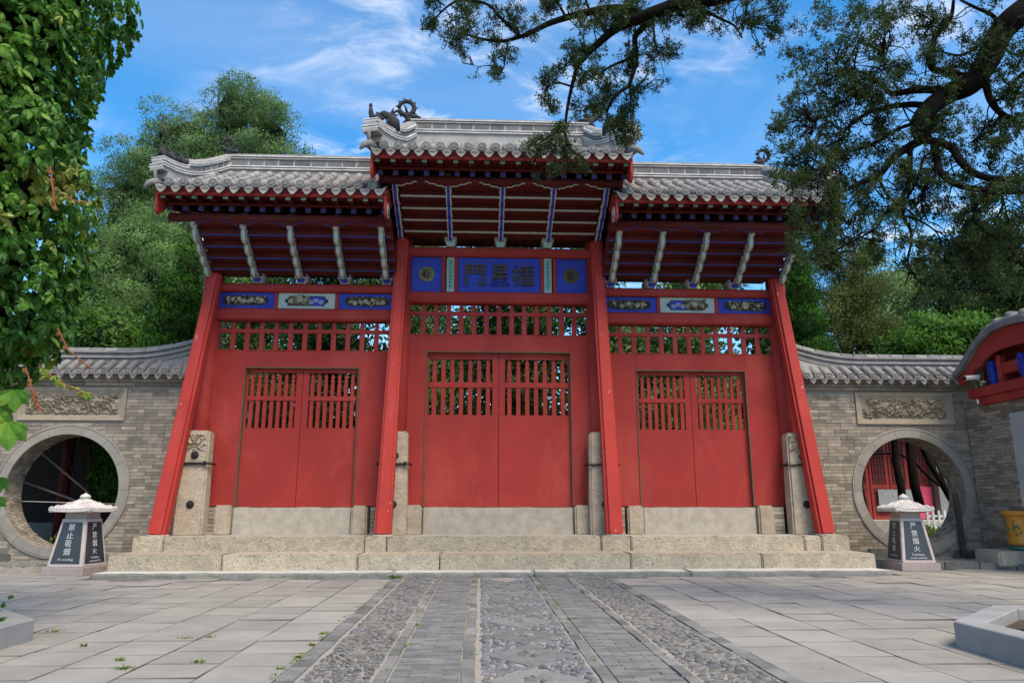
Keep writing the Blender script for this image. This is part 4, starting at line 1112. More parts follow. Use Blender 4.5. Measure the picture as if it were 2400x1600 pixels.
def soffit(xa, xb, P0, P1, line, wave, arms):
    n = 5
    for i in range(n):
        ya, za = P0[0] + (P1[0] - P0[0]) * i / n, P0[1] + (P1[1] - P0[1]) * i / n
        yb, zb = P0[0] + (P1[0] - P0[0]) * (i + 1) / n, P0[1] + (P1[1] - P0[1]) * (i + 1) / n
        s = box('corbel_board', 'eave_shade_red', gate, xa + .003 * i, xb - .003 * i, yb + .03, ya + .10, za + .03, zb + .05, 0.008)
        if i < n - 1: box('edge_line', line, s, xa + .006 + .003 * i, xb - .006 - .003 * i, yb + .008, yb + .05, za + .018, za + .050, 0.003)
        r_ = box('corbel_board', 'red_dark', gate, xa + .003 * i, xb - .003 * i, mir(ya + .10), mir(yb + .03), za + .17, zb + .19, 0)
    # wavy painted line under the purlin, between the arms
    y_, z_ = P1[0] + .10, P1[1] - .07
    for a, b in zip(arms[:-1], arms[1:]):
        w = MB(); L = b - a
        for (u0, u1) in ((0.06, .43), (.57, .94)):
            pts = []
            for k in range(9):
                u = u0 + (u1 - u0) * k / 8; e = (u - .06) / .37 if u < .5 else (.94 - u) / .37
                pts.append((a + L * u, y_ - .095 - .02 * e, z_ - .10 + .10 * e + .014 * sin(k * 2.1)))
            w.tube(pts, .011, 5)
        w.build('wave_line', wave, gate)

RFT = MB().box(-.042, .042, 0, 0.9, -.042, .042).mesh('rafter', 'eave_shade_red')
RG = MB().box(-.045, .045, -.006, .01, -.047, .047).mesh('rafter_end', 'rafter_green')
RB = MB().box(-.048, .048, -.006, .01, -.052, .052).mesh('rafter_end', 'blue_dull')

def roof(name_label, ex0, ex1, rx0, rx1, Ye, ze, zr, P1, outer, ridge_z):
    """tiled roof: eave from ex0 to ex1, main ridge from rx0 to rx1; outer: list of sides with a hip ridge"""
    YR = 14.5
    def zt(y):
        t = (y - Ye) / (YR - Ye); return ze - .045 + (zr - ze + .045) * (.84 * t + .16 * t * t)
    ny = 8; rows = []
    for sgn in (0, 1):
        for j in range(ny + 1):
            y = Ye + .03 + (14.75 - Ye - .03) * j / ny
            t = min(1, (y - Ye) / (YR - Ye))
            xa = ex0 + (rx0 - ex0) * max(0, t * 1.0); xb = ex1 + (rx1 - ex1) * max(0, t * 1.0)
            z = zt(min(y, YR)) - .035
            rows.append((xa, xb, mir(y) if sgn else y, z))
    b = MB()
    for sgn in (0, 1):
        o = sgn * (ny + 1)
        for j in range(ny):
            (a0, b0, y0, z0), (a1, b1, y1, z1) = rows[o + j], rows[o + j + 1]
            b.hexa(((a0, y0, z0 - .07), (b0, y0, z0 - .07), (b1, y1, z1 - .07), (a1, y1, z1 - .07), (a0, y0, z0), (b0, y0, z0), (b1, y1, z1), (a1, y1, z1)))
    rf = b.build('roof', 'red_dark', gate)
    rf['label'] = name_label
    # hipped/gable ends
    # tiles
    sp = 0.262; n = max(2, int(round((ex1 - ex0) / sp))); sp = (ex1 - ex0) / n
    for i in range(n + 1):
        x = ex0 + sp * i
        if 0 < i < n:
            tmax = 1.0
            if x < rx0: tmax = (x - ex0) / (rx0 - ex0 + 1e-6)
            if x > rx1: tmax = (ex1 - x) / (ex1 - rx1 + 1e-6)
            L = 0.0; y = Ye
            while y < Ye + (YR - Ye) * tmax - .1:
                z0, z1 = zt(y), zt(y + .27)
                a = atan2(z1 - z0, .27)
                rr = Matrix.Rotation(RND.uniform(-.02, .02), 4, 'Z') @ Matrix.Rotation(a, 4, 'X')
                place('tube_tile', TT, rf, T(x + RND.uniform(-.006, .006), y, z0 + .02 + RND.uniform(-.004, .004)) @ rr)
                y += .27
            place('eave_end_tile', ED, rf, T(x, Ye - .035, ze + .004) @ Matrix.Rotation(RND.uniform(-.3, .3), 4, 'Y') @ Matrix.Rotation(-.12, 4, 'X'))
            place('eave_end_tile', ED, rf, T(x, mir(Ye - .01), ze) @ Matrix.Rotation(pi, 4, 'Z'))
        if i < n:
            xm = x + sp / 2
            place('drip_tile', DR, rf, T(xm, Ye - .012, ze - .025) @ Matrix.Rotation(RND.uniform(-.04, .04), 4, 'Y') @ Matrix.Rotation(-.10, 4, 'X'))
            place('drip_tile', DR, rf, T(xm, mir(Ye - .012), ze - .025) @ Matrix.Rotation(pi, 4, 'Z'))
            tmax = 1.0
            if xm < rx0: tmax = (xm - ex0) / (rx0 - ex0 + 1e-6)
            if xm > rx1: tmax = (ex1 - xm) / (ex1 - rx1 + 1e-6)
            y = Ye
            while y < Ye + (YR - Ye) * tmax - .1:
                a = atan2(zt(y + .27) - zt(y), .27)
                place('pan_tile', PN, rf, T(xm, y, zt(y) + .002) @ Matrix.Rotation(a, 4, 'X')); y += .27
    # eave timbers
    box('fascia', 'red_paint', rf, ex0 + .04, ex1 - .04, Ye + .055, Ye + .095, ze - .205, ze - .06, 0.004)
    box('eave_board', 'eave_shade_red', rf, ex0 + .045, ex1 - .045, Ye + .10, mir(Ye + .10), ze - .148, ze - .115, 0)
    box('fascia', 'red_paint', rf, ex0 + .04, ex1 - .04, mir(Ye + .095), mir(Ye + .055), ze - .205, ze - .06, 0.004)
    box('tie_board', 'eave_shade_red', rf, ex0 + .10, ex1 - .10, Ye + .36, Ye + .40, ze - .275, ze - .235, 0.004)
    nr = int((ex1 - ex0 - .2) / .285); s2 = (ex1 - ex0 - .24) / nr
    for i in range(nr + 1):
        x = ex0 + .12 + s2 * i
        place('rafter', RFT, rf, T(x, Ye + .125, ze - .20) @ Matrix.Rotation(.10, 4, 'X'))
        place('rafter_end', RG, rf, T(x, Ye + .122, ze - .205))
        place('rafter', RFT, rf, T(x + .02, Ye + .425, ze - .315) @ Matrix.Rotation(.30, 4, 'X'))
        place('rafter_end', RB, rf, T(x + .02, Ye + .422, ze - .325))
    pr = MB().tube([(ex0 + .10, P1[0] + .06, P1[1] - .005), (ex1 - .10, P1[0] + .06, P1[1] - .005)], .085, 14); pr.build('purlin', 'eave_shade_red', rf, smooth=True)
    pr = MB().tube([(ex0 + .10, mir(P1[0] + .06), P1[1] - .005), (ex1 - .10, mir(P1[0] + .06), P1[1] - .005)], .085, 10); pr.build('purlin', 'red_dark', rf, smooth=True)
    # barge boards closing both ends
    for (x, sgn) in ((ex0 + .03, -1), (ex1 - .03, 1)):
        up = [(Ye + .06 + (14.75 - Ye - .06) * k / 8) for k in range(9)]
        top = [(y, zt(min(y, YR)) - .11) for y in up]
        lo = [(y, zt(min(y, YR)) - .11 - (.44 - .10 * min(1, (y - Ye) / 1.5))) for y in up[1:]]
        front = [(Ye + .07, ze - .40), (Ye + .12, ze - .52), (Ye + .22, ze - .55)]
        half = top[:]; full = top + [(mir(y), z) for y, z in top[-2::-1]]
        low = front + lo[1:]
        poly = full + [(mir(y), z) for y, z in low] + low[::-1]
        p = MB(); p.prism(poly, 'x', x - .025, x + .025); bb = p.build('barge_board', 'red_paint', rf, .006)
        if (sgn > 0 and 1 not in outer) or (sgn < 0 and 0 not in outer):
            d = MB(); d.lathe(((.15, 0), (.15, sgn * .012), (.02, sgn * .014)), (x + sgn * .026, Ye + .30, ze - .36), 20, 'x'); d.build('white_roundel', 'white_line', bb)
            d = MB()
            d.ball((x + sgn * .04, Ye + .30, ze - .42), (.008, .05, .07), 8, 5); d.build('roundel_motif', 'black_line', bb)
    # main ridge
    zb = ridge_z; RX0, RX1 = rx0 - .03, rx1 + .03
    pts = [(RX0, 14.75, zb), (RX1, 14.75, zb)]
    MB().box(RX0, RX1, 14.53, 14.97, zr - .15, zb + .001).build('ridge_base', 'ridge_plaster', rf)
    for (za, zc, hw, m) in ((0.002, .030, .262, 'ridge_line'), (.030, .056, .252, 'ridge_groove'), (.056, .086, .258, 'ridge_line'), (.086, .112, .205, 'ridge_plaster'),
                            (.112, .270, .168, 'ridge_plaster'), (.270, .290, .20, 'ridge_plaster'), (.290, .314, .196, 'ridge_groove'), (.314, .342, .212, 'ridge_line'), (.342, .366, .18, 'ridge_groove')):
        MB().sweep(pts, hw, za + .0005, zc).build('ridge_course', m, rf, .004 if 'line' in m else 0)
    x = rx0 + .12
    while x < rx1 - .15:
        ln = RND.choice((.30, .33, .33, .36)); e = min(x + ln, rx1 - .10)
        box('ridge_brick', 'ridge_brick', rf, x + .02, e - .02, 14.572, 14.60, zb + .122, zb + .262, .004); x += ln
    for xx in (rx0 + .05, rx1 - .05): box('ridge_post', 'ridge_line', rf, xx - .035, xx + .035, 14.56, 14.94, zb + .10, zb + .31, .004)
    x = RX0 + .02
    while x < RX1 - .05:
        ln = min(.31, RX1 - .02 - x)
        MB().sweep([(x + .004, 14.75, zb), (x + ln - .004, 14.75, zb)], .17, .367, .43, .10).build('ridge_cap_tile', 'roof_tile', rf, .015); x += ln
    return rf, zt

def hip_ridge(rf, pts, tip_up, s, figs, scale=1.0):
    """descending ridge with its mouldings; the last third is lower and carries the beasts"""
    k = len(pts)
    MB().sweep(pts[:-1], .15, -.20, .001).build('hip_base', 'ridge_plaster', rf)
    MB().sweep(pts[-2:], .15, -.07, .001).build('hip_base', 'ridge_plaster', rf)
    for (za, zc, hw, m) in ((.002, .026, .185, 'ridge_line'), (.026, .048, .177, 'ridge_groove'), (.048, .072, .182, 'ridge_line')):
        MB().sweep(pts, hw, za, zc).build('hip_course', m, rf)
    up = pts[:k // 2 + 1]; lo = pts[k // 2:]
    # upper, taller half
    MB().sweep(up, .12, .071, .20).build('hip_band', 'ridge_plaster', rf)
    for i in range(len(up) - 1):
        a, b = Vector(up[i]), Vector(up[i + 1])
        for q in range(2):
            p0, p1 = a.lerp(b, q * .5 + .06), a.lerp(b, q * .5 + .44)
            MB().sweep([p0, p1], .128, .088, .185).build('hip_brick', 'ridge_brick', rf)
    MB().sweep(up, .15, .201, .228).build('hip_course', 'ridge_line', rf)
    MB().sweep(up, .16, .24, .27).build('hip_course', 'ridge_line', rf)
    MB().sweep(up, .13, .228, .24).build('hip_course', 'ridge_groove', rf)
    MB().sweep(up, .12, .271, .35, .07).build('hip_cap', 'roof_tile', rf, .015)
    # lower half
    MB().sweep(lo, .12, .071, .135).build('hip_band', 'ridge_plaster', rf)
    MB().sweep(lo, .15, .136, .16).build('hip_course', 'ridge_line', rf)
    MB().sweep(lo, .143, .16, .178).build('hip_course', 'ridge_groove', rf)
    MB().sweep(lo, .147, .178, .20).build('hip_course', 'ridge_line', rf)
    # horn under the tip and corner tile beast
    e = Vector(pts[-1])
    MB().tube([(e.x, e.y + .12, e.z - .02), (e.x + s * .02, e.y + .02, e.z - .08), (e.x + s * .02, e.y + .02, e.z - .20), (e.x - s * .02, e.y + .06, e.z - .26), (e.x - s * .06, e.y + .14, e.z - .22)], [.05, .045, .035, .025, .012], 7).build('horn', 'tile_dark', rf, smooth=True)
    MB().tube([(e.x - s * .05, e.y + .3, e.z - .26), (e.x + s * .02, e.y + .05, e.z - .29), (e.x + s * .09, e.y - .04, e.z - .36), (e.x + s * .15, e.y - .08, e.z - .47)], [.09, .085, .06, .02], 8).build('corner_tile', 'tile_dark', rf, smooth=True)
    for (t, h, kind) in figs:
        f = t * (len(lo) - 1); i = min(int(f), len(lo) - 2)
        p = Vector(lo[i]).lerp(Vector(lo[i + 1]), f - i)
        beast(rf, p.x, p.y, p.z + .198, h, s, kind)

def beast(par, x, y, z, h, s, kind):
    b = MB()
    if kind == 'seated':
        b.box(x - .06, x + .06, y - .06, y + .06, z - .02, z + .02)
        b.tube([(x - s * .07, y, z + .03), (x - s * .055, y, z + h * .25), (x - s * .01, y, z + h * .5), (x + s * .015, y, z + h * .72)], [.05, .062, .05, .038], 8)
        b.tube([(x + s * .045, y - .03, z), (x + s * .04, y - .03, z + h * .3), (x, y - .02, z + h * .5)], [.016, .018, .025], 6)
        b.tube([(x + s * .045, y + .03, z), (x + s * .04, y + .03, z + h * .3), (x, y + .02, z + h * .5)], [.016, .018, .025], 6)
        b.ball((x + s * .025, y, z + h * .80), (.05, .042, .048), 8, 6)
        b.ball((x + s * .065, y, z + h * .77), (.032, .028, .024), 7, 5)
        b.tube([(x + s * .0, y - .02, z + h * .88), (x - s * .01, y - .025, z + h)], [.014, .006], 5)
        b.tube([(x + s * .0, y + .02, z + h * .88), (x - s * .01, y + .025, z + h)], [.014, .006], 5)
        b.tube([(x - s * .10, y, z + .03), (x - s * .14, y, z + h * .3), (x - s * .11, y, z + h * .5)], [.02, .022, .01], 6)
    elif kind == 'rider':           # figure on a bird at the very tip
        b.tube([(x - s * .17, y, z + .06), (x - s * .06, y, z + .09), (x + s * .06, y, z + .10), (x + s * .10, y, z + .2)], [.03, .06, .055, .03], 8)
        b.tube([(x + s * .05, y, z + .1), (x + s * .075, y, z + h * .55), (x + s * .085, y, z + h * .85)], [.045, .045, .03], 8)
        b.ball((x + s * .085, y, z + h * .92), (.036, .036, .05), 8, 6)
        b.tube([(x + s * .03, y - .03, z - .02), (x + s * .03, y - .03, z + .08)], .018, 6); b.tube([(x - s * .05, y + .03, z - .02), (x - s * .05, y + .03, z + .08)], .018, 6)
        b.tube([(x - s * .16, y, z + .07), (x - s * .2, y, z + .16), (x - s * .17, y, z + .22)], [.03, .025, .01], 6)
    else:                           # big crouching dragon head with mane
        b.tube([(x - s * .12, y, z), (x - s * .09, y, z + h * .35), (x + s * .0, y, z + h * .62), (x + s * .10, y, z + h * .74)], [.10, .12, .095, .06], 10)
        b.ball((x + s * .11, y, z + h * .74), (.095, .07, .07), 8, 6)
        b.tube([(x + s * .14, y, z + h * .70), (x + s * .24, y, z + h * .74), (x + s * .26, y, z + h * .84)], [.05, .04, .015], 7)
        b.tube([(x + s * .13, y, z + h * .60), (x + s * .22, y, z + h * .55)], [.04, .02], 6)
        for k in range(5):
            a = .4 + k * .45
            b.tube([(x - s * .02, y, z + h * .7), (x - s * (.05 + .13 * cos(a * .8)), y + .04 * (-1) ** k, z + h * (.6 + .42 * sin(a)))], [.04, .01], 5)
        for q in (-1, 1): b.tube([(x + s * .02, y + q * .05, z), (x + s * .04, y + q * .06, z + h * .3), (x - s * .03, y + q * .05, z + h * .5)], [.03, .03, .04], 6)
    b.build('ridge_beast', 'beast_stone', par, smooth=True)

def dragon_ring(par, x, z, R_, s):
    b = MB(); n = 22
    b.tube([(x + R_ * cos(a), 14.66, z + R_ * sin(a)) for a in [-.9 * pi + 1.9 * pi * k / n for k in range(n + 1)]], [R_ * (.36 - .1 * k / n) for k in range(n + 1)], 10)
    for k in range(9):
        a = -.2 * pi + 1.5 * pi * k / 8
        b.tube([(x + R_ * 1.25 * cos(a), 14.66, z + R_ * 1.25 * sin(a)), (x + R_ * 1.62 * cos(a + .12), 14.66, z + R_ * 1.62 * sin(a + .12))], [R_ * .13, R_ * .02], 5)
    b.tube([(x + R_ * .15, 14.66, z - R_ * .9), (x + s * R_ * .1, 14.66, z), (x + s * R_ * .35, 14.66, z + R_ * .5)], [R_ * .22, R_ * .16, R_ * .06], 7)
    b.tube([(x, 14.66, z - R_ * 1.0), (x - s * R_ * .5, 14.66, z - R_ * 1.5), (x - s * R_ * .2, 14.68, z - R_ * 2.4)], [R_ * .5, R_ * .55, R_ * .7], 9)
    b.tube([(x - s * R_ * .3, 14.64, z - R_ * 1.4), (x - s * R_ * 1.4, 14.63, z - R_ * 1.35), (x - s * R_ * 2.0, 14.63, z - R_ * 1.5)], [R_ * .45, R_ * .33, R_ * .12], 8)
    b.tube([(x - s * R_ * .2, 14.64, z - R_ * 1.9), (x - s * R_ * 1.1, 14.63, z - R_ * 2.1)], [R_ * .3, R_ * .12], 7)
    b.build('ridge_dragon', 'beast_stone', par, smooth=True)

# middle roof
P0C, P1C = (14.52, 6.62), (12.98, 7.24)
armsC = [AX + d for d in (-2.06, -1.03, 0.02, 1.02, 2.06)]
soffit(AX - 1.98, AX + 1.98, P0C, P1C, 'grey_cream', 'grey_cream', armsC)
for x in armsC: bracket_arm(x, P0C, P1C, 'white_line', 'blue_paint', False)
for x in armsC[1:4]: pedestal(x, 6.462, 6.70, 'pale_green', 'teal_paint')
roofC, ztC = roof('steep grey tiled roof over the middle bay, highest of the three', AX - 2.44, AX + 2.44, AX - 1.93, AX + 1.93, 12.40, 7.60, 8.72, P1C, (0, 1), 9.03)
for s in (-1, 1):
    raw = ((-1.61, 14.6, 8.97), (-1.66, 14.3, 8.76), (-1.71, 14.0, 8.55), (-1.75, 13.7, 8.37), (-1.80, 13.4, 8.225), (-1.86, 13.15, 8.11), (-1.95, 12.9, 8.04), (-2.03, 12.65, 7.98), (-2.10, 12.42, 7.95))
    pts = [((x if s < 0 else 2 * AX - x), y, z + .02) for x, y, z in raw]
    hip_ridge(roofC, pts, 0, s, ((.82, .36, 'rider'), (.22, .46, 'dragon')))
    dragon_ring(roofC, AX + s * 2.06, 9.69, .165, s)

# side roofs
P0S, P1S = (14.48, 5.76), (13.28, 6.52)
for s in (-1, 1):
    arms = sorted(AX + s * d for d in (2.33, 3.20, 4.08, 4.97, 5.90))
    xa, xb = sorted((AX + s * 2.12, AX + s * 5.84))
    soffit(xa, xb, P0S, P1S, 'violet_line', 'violet_line', arms)
    for x in arms: bracket_arm(x, P0S, P1S, 'grey_cream', 'pale_green', True)
    for x in arms:
        if abs(x - AX) < 5.5: pedestal(x, 5.612, 5.80, 'white_line', 'blue_paint')
    ex = sorted((AX + s * 2.16, AX + s * 6.43)); rx = sorted((AX + s * 2.16, AX + s * 5.84))
    lab = 'low grey tiled roof over the left side bay' if s < 0 else 'low grey tiled roof over the right side bay'
    rf, ztS = roof(lab, ex[0], ex[1], rx[0], rx[1], 12.80, 6.98, 7.98, P1S, (0,) if s < 0 else (1,), 8.09)
    raw = ((-5.51, 14.6, 8.12), (-5.63, 14.3, 7.90), (-5.75, 14.0, 7.70), (-5.82, 13.75, 7.56), (-5.88, 13.5, 7.45), (-5.94, 13.3, 7.385), (-5.99, 13.1, 7.34), (-6.04, 12.97, 7.325), (-6.09, 12.84, 7.32))
    pts = [((x if s < 0 else 2 * AX - x), y, z) for x, y, z in raw]
    hip_ridge(rf, pts, 0, s, ((.86, .30, 'seated'), (.45, .30, 'seated'), (.10, .30, 'seated')))
    dragon_ring(rf, AX + s * 5.85, 8.73, .125, s)

# ------------------------------------------------------------------ no-smoking lantern signs
def lantern_sign(label, cx, cy, rot, hb, faces):
    s = thing('warning_sign', label, 'sign', (cx, cy, 0), 'pagoda shaped stone warning signs')
    M = T(cx, cy, 0) @ Matrix.Rotation(rot, 4, 'Z')
    def pl(name, mb, m, par=s, bevel=0.0, smooth=False):
        return place(name, mb.mesh(name, m, bevel, smooth), par, M if par is s else None)
    k = hb / .385
    pl('base', MB().box(-.385 * k, .385 * k, -.385 * k, .385 * k, 0, .135), 'sign_base', bevel=.006)
    def frus(h0, z0, h1, z1):
        return MB().hexa(((-h0, -h0, z0), (h0, -h0, z0), (h0, h0, z0), (-h0, h0, z0), (-h1, -h1, z1), (h1, -h1, z1), (h1, h1, z1), (-h1, h1, z1)))
    H0, Z0, H1, Z1 = .335 * k, .136, .225 * k, .93
    body = pl('body', frus(H0, Z0, H1, Z1), 'sign_stone', bevel=.01)
    pl('neck', frus(.20 * k, .931, .195 * k, 1.04), 'sign_base', bevel=.004)
    # lettered slabs
    for (ang, rows, eng) in faces:
        F = Matrix.Rotation(ang, 4, 'Z')
        tilt = atan2(H0 - H1, Z1 - Z0)
        hz = lambda z: H0 + (H1 - H0) * (z - Z0) / (Z1 - Z0)
        za, zb = .19, .87
        p = MB(); wa, wb = hz(za) - .055, hz(zb) - .05
        vs = []
        for off in (.006, -.004):
            for (x, z) in ((-wa, za), (wa, za), (wb, zb), (-wb, zb)):
                v = F @ Vector((x, -hz(z) - off, z)); vs.append(v)
        p.hexa(vs)
        panel = place('panel', p.mesh('panel', 'sign_black'), body)
        R_ = Matrix.Rotation(pi / 2 - tilt, 4, 'X')
        zc = .79
        for ch in rows:
            me = text_mesh(ch, .13, 'sign_letter', .001, .0012, fit=(.12 * k, .115) if ch not in '\u706b\u6b62' else (.125 * k, .10))
            place('letter', me, panel, F @ T(-.005, -hz(zc) - .008, zc) @ R_)
            zc -= .135
        for j, e in enumerate(eng):
            z = .245 - .055 * (j - (len(eng) - 1) / 2) + .01
            place('letter', text_mesh(e, .056 if len(eng) == 1 else .05, 'sign_letter', .001, .0006), panel, F @ T(0, -hz(z) - .008, z) @ R_)
    # roof
    e = .385 * k; n = 12
    rb = MB(); vs = []; prof = ((e, 1.04), (e, 1.10), (e * .72, 1.145), (e * .42, 1.20), (e * .14, 1.262))
    for (h, z) in prof: vs += [(-h, -h, z), (h, -h, z), (h, h, z), (-h, h, z)]
    fs = [(3, 2, 1, 0), (16, 17, 18, 19)] + [(q * 4 + i, q * 4 + (i + 1) % 4, (q + 1) * 4 + (i + 1) % 4, (q + 1) * 4 + i) for q in range(4) for i in range(4)]
    rb.add(vs, fs); rf = pl('roof', rb, 'sign_roof')
    for side in range(4):
        F = Matrix.Rotation(side * pi / 2, 4, 'Z')
        for i in range(n):
            u = -1 + 2 * (i + .5) / n; pts = []
            for (h, z) in prof[1:]:
                if h + .001 < abs(u) * e: break
                pts.append(F @ Vector((u * e, -h, z - .004 + .022 * abs(u) ** 3 * (h / e))))
            if len(pts) < 2:
                h2 = abs(u) * e; t = (e - h2) / (e * .28); pts = [F @ Vector((u * e, -e, 1.115)), F @ Vector((u * e, -h2 + .001, 1.10 + .045 * t + .01))]
            pts[0] = F @ Vector((u * e, -e - .012, 1.085 + .03 * abs(u) ** 3))
            place('tile_rib', MB().tube(pts, .021 * k, 6).mesh('tile_rib', 'sign_roof', smooth=True), rf)
        rim = MB().sweep([F @ Vector((u * e, -e, 1.052 + .03 * abs(u) ** 3)) for u in (-1, -.7, -.35, 0, .35, .7, 1)], .012, -.012, .028)
        place('rim', rim.mesh('rim', 'sign_roof'), rf)
    fin = MB().lathe(((.05, 1.255), (.06, 1.265), (.086, 1.285), (.088, 1.305), (.068, 1.33), (.03, 1.35), (.004, 1.37)), (0, 0, 0), 16)
    pl('finial', fin, 'sign_roof', smooth=True)
    return s
NO = ('\u7981', '\u6b62', '\u5438', '\u70df'); FI = ('\u4e25', '\u7981', '\u70df', '\u706b')
lantern_sign('stone lantern-shaped no smoking sign left of the steps, before the left moon gate', -6.95, 13.46, radians(-8), .372,
             ((0, NO, ('No smoking',)), (pi / 2, FI, ('Prohibition', 'smoke and fire'))))
lantern_sign('stone lantern-shaped no open fire sign right of the steps, before the right moon gate', 7.97, 13.73, radians(-2.5), .35,
             ((0, FI, ('Prohibition', 'smoke and fire')), (-pi / 2, NO, ('No smoking',))))

# ------------------------------------------------------------------ gatehouse at the right edge
gh = thing('gatehouse', 'small side gatehouse with red curved barge board and humped grey roof', 'gatehouse', (11.2, 13.0, 0))
r = random.Random(8); rest = MB(); nb = 0
MB().box(10.17, 10.6, 11.4, 14.84, 0.0, 3.1).build('wall', 'mortar', gh)
z = .1; row = 0
while z < 3.05:
    y = 11.4 - (.14 if row % 2 else 0)
    while y < 14.84:
        a, b = max(y, 11.4), min(y + .285, 14.83)
        if b - a > .03:
            if b > 13.2 and nb < 300:
                nb += 1; place('brick', BRK_W, gh, T(10.185 + r.uniform(-.004, .004), (a + b) / 2, z + .034) @ Matrix.Diagonal((.06, b - a - .007, .0615, 1)))
            else: rest.box(10.155, 10.2, a + .004, b - .004, z + .003, z + .065)
        y += .285
    z += .0685; row += 1
stuff(rest.build('brickwork', 'wall_brick', gh))
box('beam', 'red_paint', gh, 9.97, 10.20, 11.4, 14.42, 3.27, 3.46, .012)
box('beam', 'red_paint', gh, 10.02, 10.22, 11.4, 14.20, 3.11, 3.268, .012)
box('inner_board', 'red_dark', gh, 10.35, 10.42, 11.4, 14.4, 3.1, 4.4, 0)
box('post', 'red_paint', gh, 10.02, 10.16, 13.44, 13.56, 3.46, 4.0, .01)
box('upper_beam', 'red_paint', gh, 10.04, 10.18, 11.4, 13.44, 3.62, 3.84, .01)
for (yy, w_) in ((13.68, .16), (12.85, .16)):
    b = MB(); b.prism([(yy - w_ / 2 + .05, 3.462), (yy + .03, 3.462), (yy + .09, 3.66), (yy + .12, 3.82), (yy + .06, 3.93), (yy - .04, 3.9), (yy - .02, 3.76), (yy - .06, 3.62)], 'x', 9.99, 10.10)
    o = b.build('carved_bracket', 'blue_paint', gh, .006); c_ = MB()
    for k in range(12): c_.ball((9.985, yy + .05 + r.uniform(-.07, .05), 3.5 + k * .034), (.012, .028, .02), 6, 4)
    c_.build('bracket_scrolls', 'blue_dull', o)
half = [(14.66, 3.70), (14.42, 3.84), (14.18, 4.05), (13.92, 4.30), (13.66, 4.49), (13.38, 4.61), (13.0, 4.65)]
inn = [(14.50, 3.56), (14.28, 3.70), (14.02, 3.88), (13.84, 3.93), (13.80, 4.02), (13.62, 4.12), (13.36, 4.19), (13.0, 4.20)]
half = [(y, 3.70 + (z - 3.70) * .80) for y, z in half]; inn = [(y, 3.56 + (z - 3.56) * .80) for y, z in inn]
outer = half + [(26.0 - y, z) for y, z in half[-2::-1]]
inner = inn + [(26.0 - y, z) for y, z in inn[-2::-1]]
b = MB(); n1 = len(outer)
b.prism(outer + inner[::-1], 'x', 9.93, 9.985); b.build('barge_board', 'red_paint', gh, .006)
roofp = [(y + (.05 if y > 13 else -.05 if y < 13 else 0), z + .012) for y, z in outer]
b = MB(); b.prism(roofp + [(y * 1.0 + (.10 if y > 13 else -.10 if y < 13 else 0), z + .11) for y, z in outer][::-1], 'x', 9.86, 12.6)
grf = b.build('roof', 'wall_tile', gh)
for i in range(10):
    x = 9.95 + .26 * i
    MB().tube([(x, y, z + .13) for y, z in outer], .075, 8).build('tile_row', 'roof_tile' if i == 0 else 'wall_tile', grf, smooth=True)
for (y0_, z0_) in ((13.25, 4.62), (12.9, 4.66), (12.55, 4.62)):
    MB().tube([(9.9, y0_, z0_ - .04), (12.5, y0_, z0_ - .04)], .10, 10).build('ridge_tile_row', 'roof_tile', grf, smooth=True)
box('floor_slab', 'granite_grey', gh, 10.6, 12.6, 11.4, 14.84, 0.0, .3, .01)
box('wall', 'grey_wall', gh, 12.3, 12.6, 11.4, 14.84, .301, 3.6, 0)

cam_t = thing('security_camera', 'white security camera under the red curved gable of the side gatehouse', 'camera', (9.9, 13.85, 3.47))
b = MB(); b.tube([(9.86, 13.86, 3.565), (9.78, 13.80, 3.60)], .022, 8); b.lathe(((.055, 0), (.055, .03), (.03, .04)), (9.94, 13.88, 3.52), 12); b.tube([(9.95, 13.88, 3.54), (9.86, 13.86, 3.565)], .026, 8)
b.build('bracket', 'carve_cream', cam_t, smooth=True)
b = MB(); b.hexa(((9.46, 13.67, 3.535), (9.82, 13.77, 3.575), (9.82, 13.86, 3.575), (9.46, 13.76, 3.535), (9.45, 13.66, 3.625), (9.84, 13.76, 3.665), (9.84, 13.87, 3.665), (9.45, 13.77, 3.625)))
b.build('housing', 'cctv_white', cam_t, .02, segs=3)
b = MB(); b.hexa(((9.452, 13.68, 3.545), (9.47, 13.68, 3.545), (9.47, 13.75, 3.545), (9.452, 13.75, 3.545), (9.446, 13.68, 3.61), (9.47, 13.68, 3.61), (9.47, 13.75, 3.61), (9.446, 13.75, 3.61))); b.build('lens', 'glass_black', cam_t)

st = box('stone_tablet', 'stele_grey', None, 10.05, 10.14, 11.6, 13.46, 1.12, 2.86, .012)
tag(st, 'pale grey stone tablet on the gatehouse wall at the right edge', 'tablet')

bl = MB().box(9.48, 11.2, 13.45, 14.15, .06, .335).jitter(.012, 4).build('stone_block', 'granite_grey', None, .03, segs=2)
tag(bl, 'long low stone block under the yellow glazed urn', 'stone')
urn = thing('glazed_urn', 'yellow glazed ceramic urn with green foot at the right edge', 'urn', (10.28, 13.8, .335))
ux, uy = 10.28, 13.8
MB().lathe(((.27, .335), (.29, .36), (.28, .40), (.25, .415)), (ux, uy, 0), 28).build('foot', 'urn_green', urn, smooth=True)
MB().lathe(((.25, .416), (.29, .44), (.305, .48), (.275, .51), (.265, .56), (.285, .70), (.30, .82), (.295, .93), (.30, .95), (.35, .975), (.365, 1.01), (.35, 1.045), (.31, 1.06), (.27, 1.05), (.25, .95)), (ux, uy, 0), 32).build('bowl', 'urn_glaze', urn, smooth=True)
c_ = MB()
for k in range(40):
    a = r.uniform(pi * .75, pi * 1.75); zz = r.uniform(.62, .88); rr = .285 + (zz - .6) * .05
    c_.ball((ux + rr * cos(a), uy + rr * sin(a), zz), (.018, .018, .028), 6, 4)
c_.build('relief_flowers', 'urn_green', urn, smooth=True)
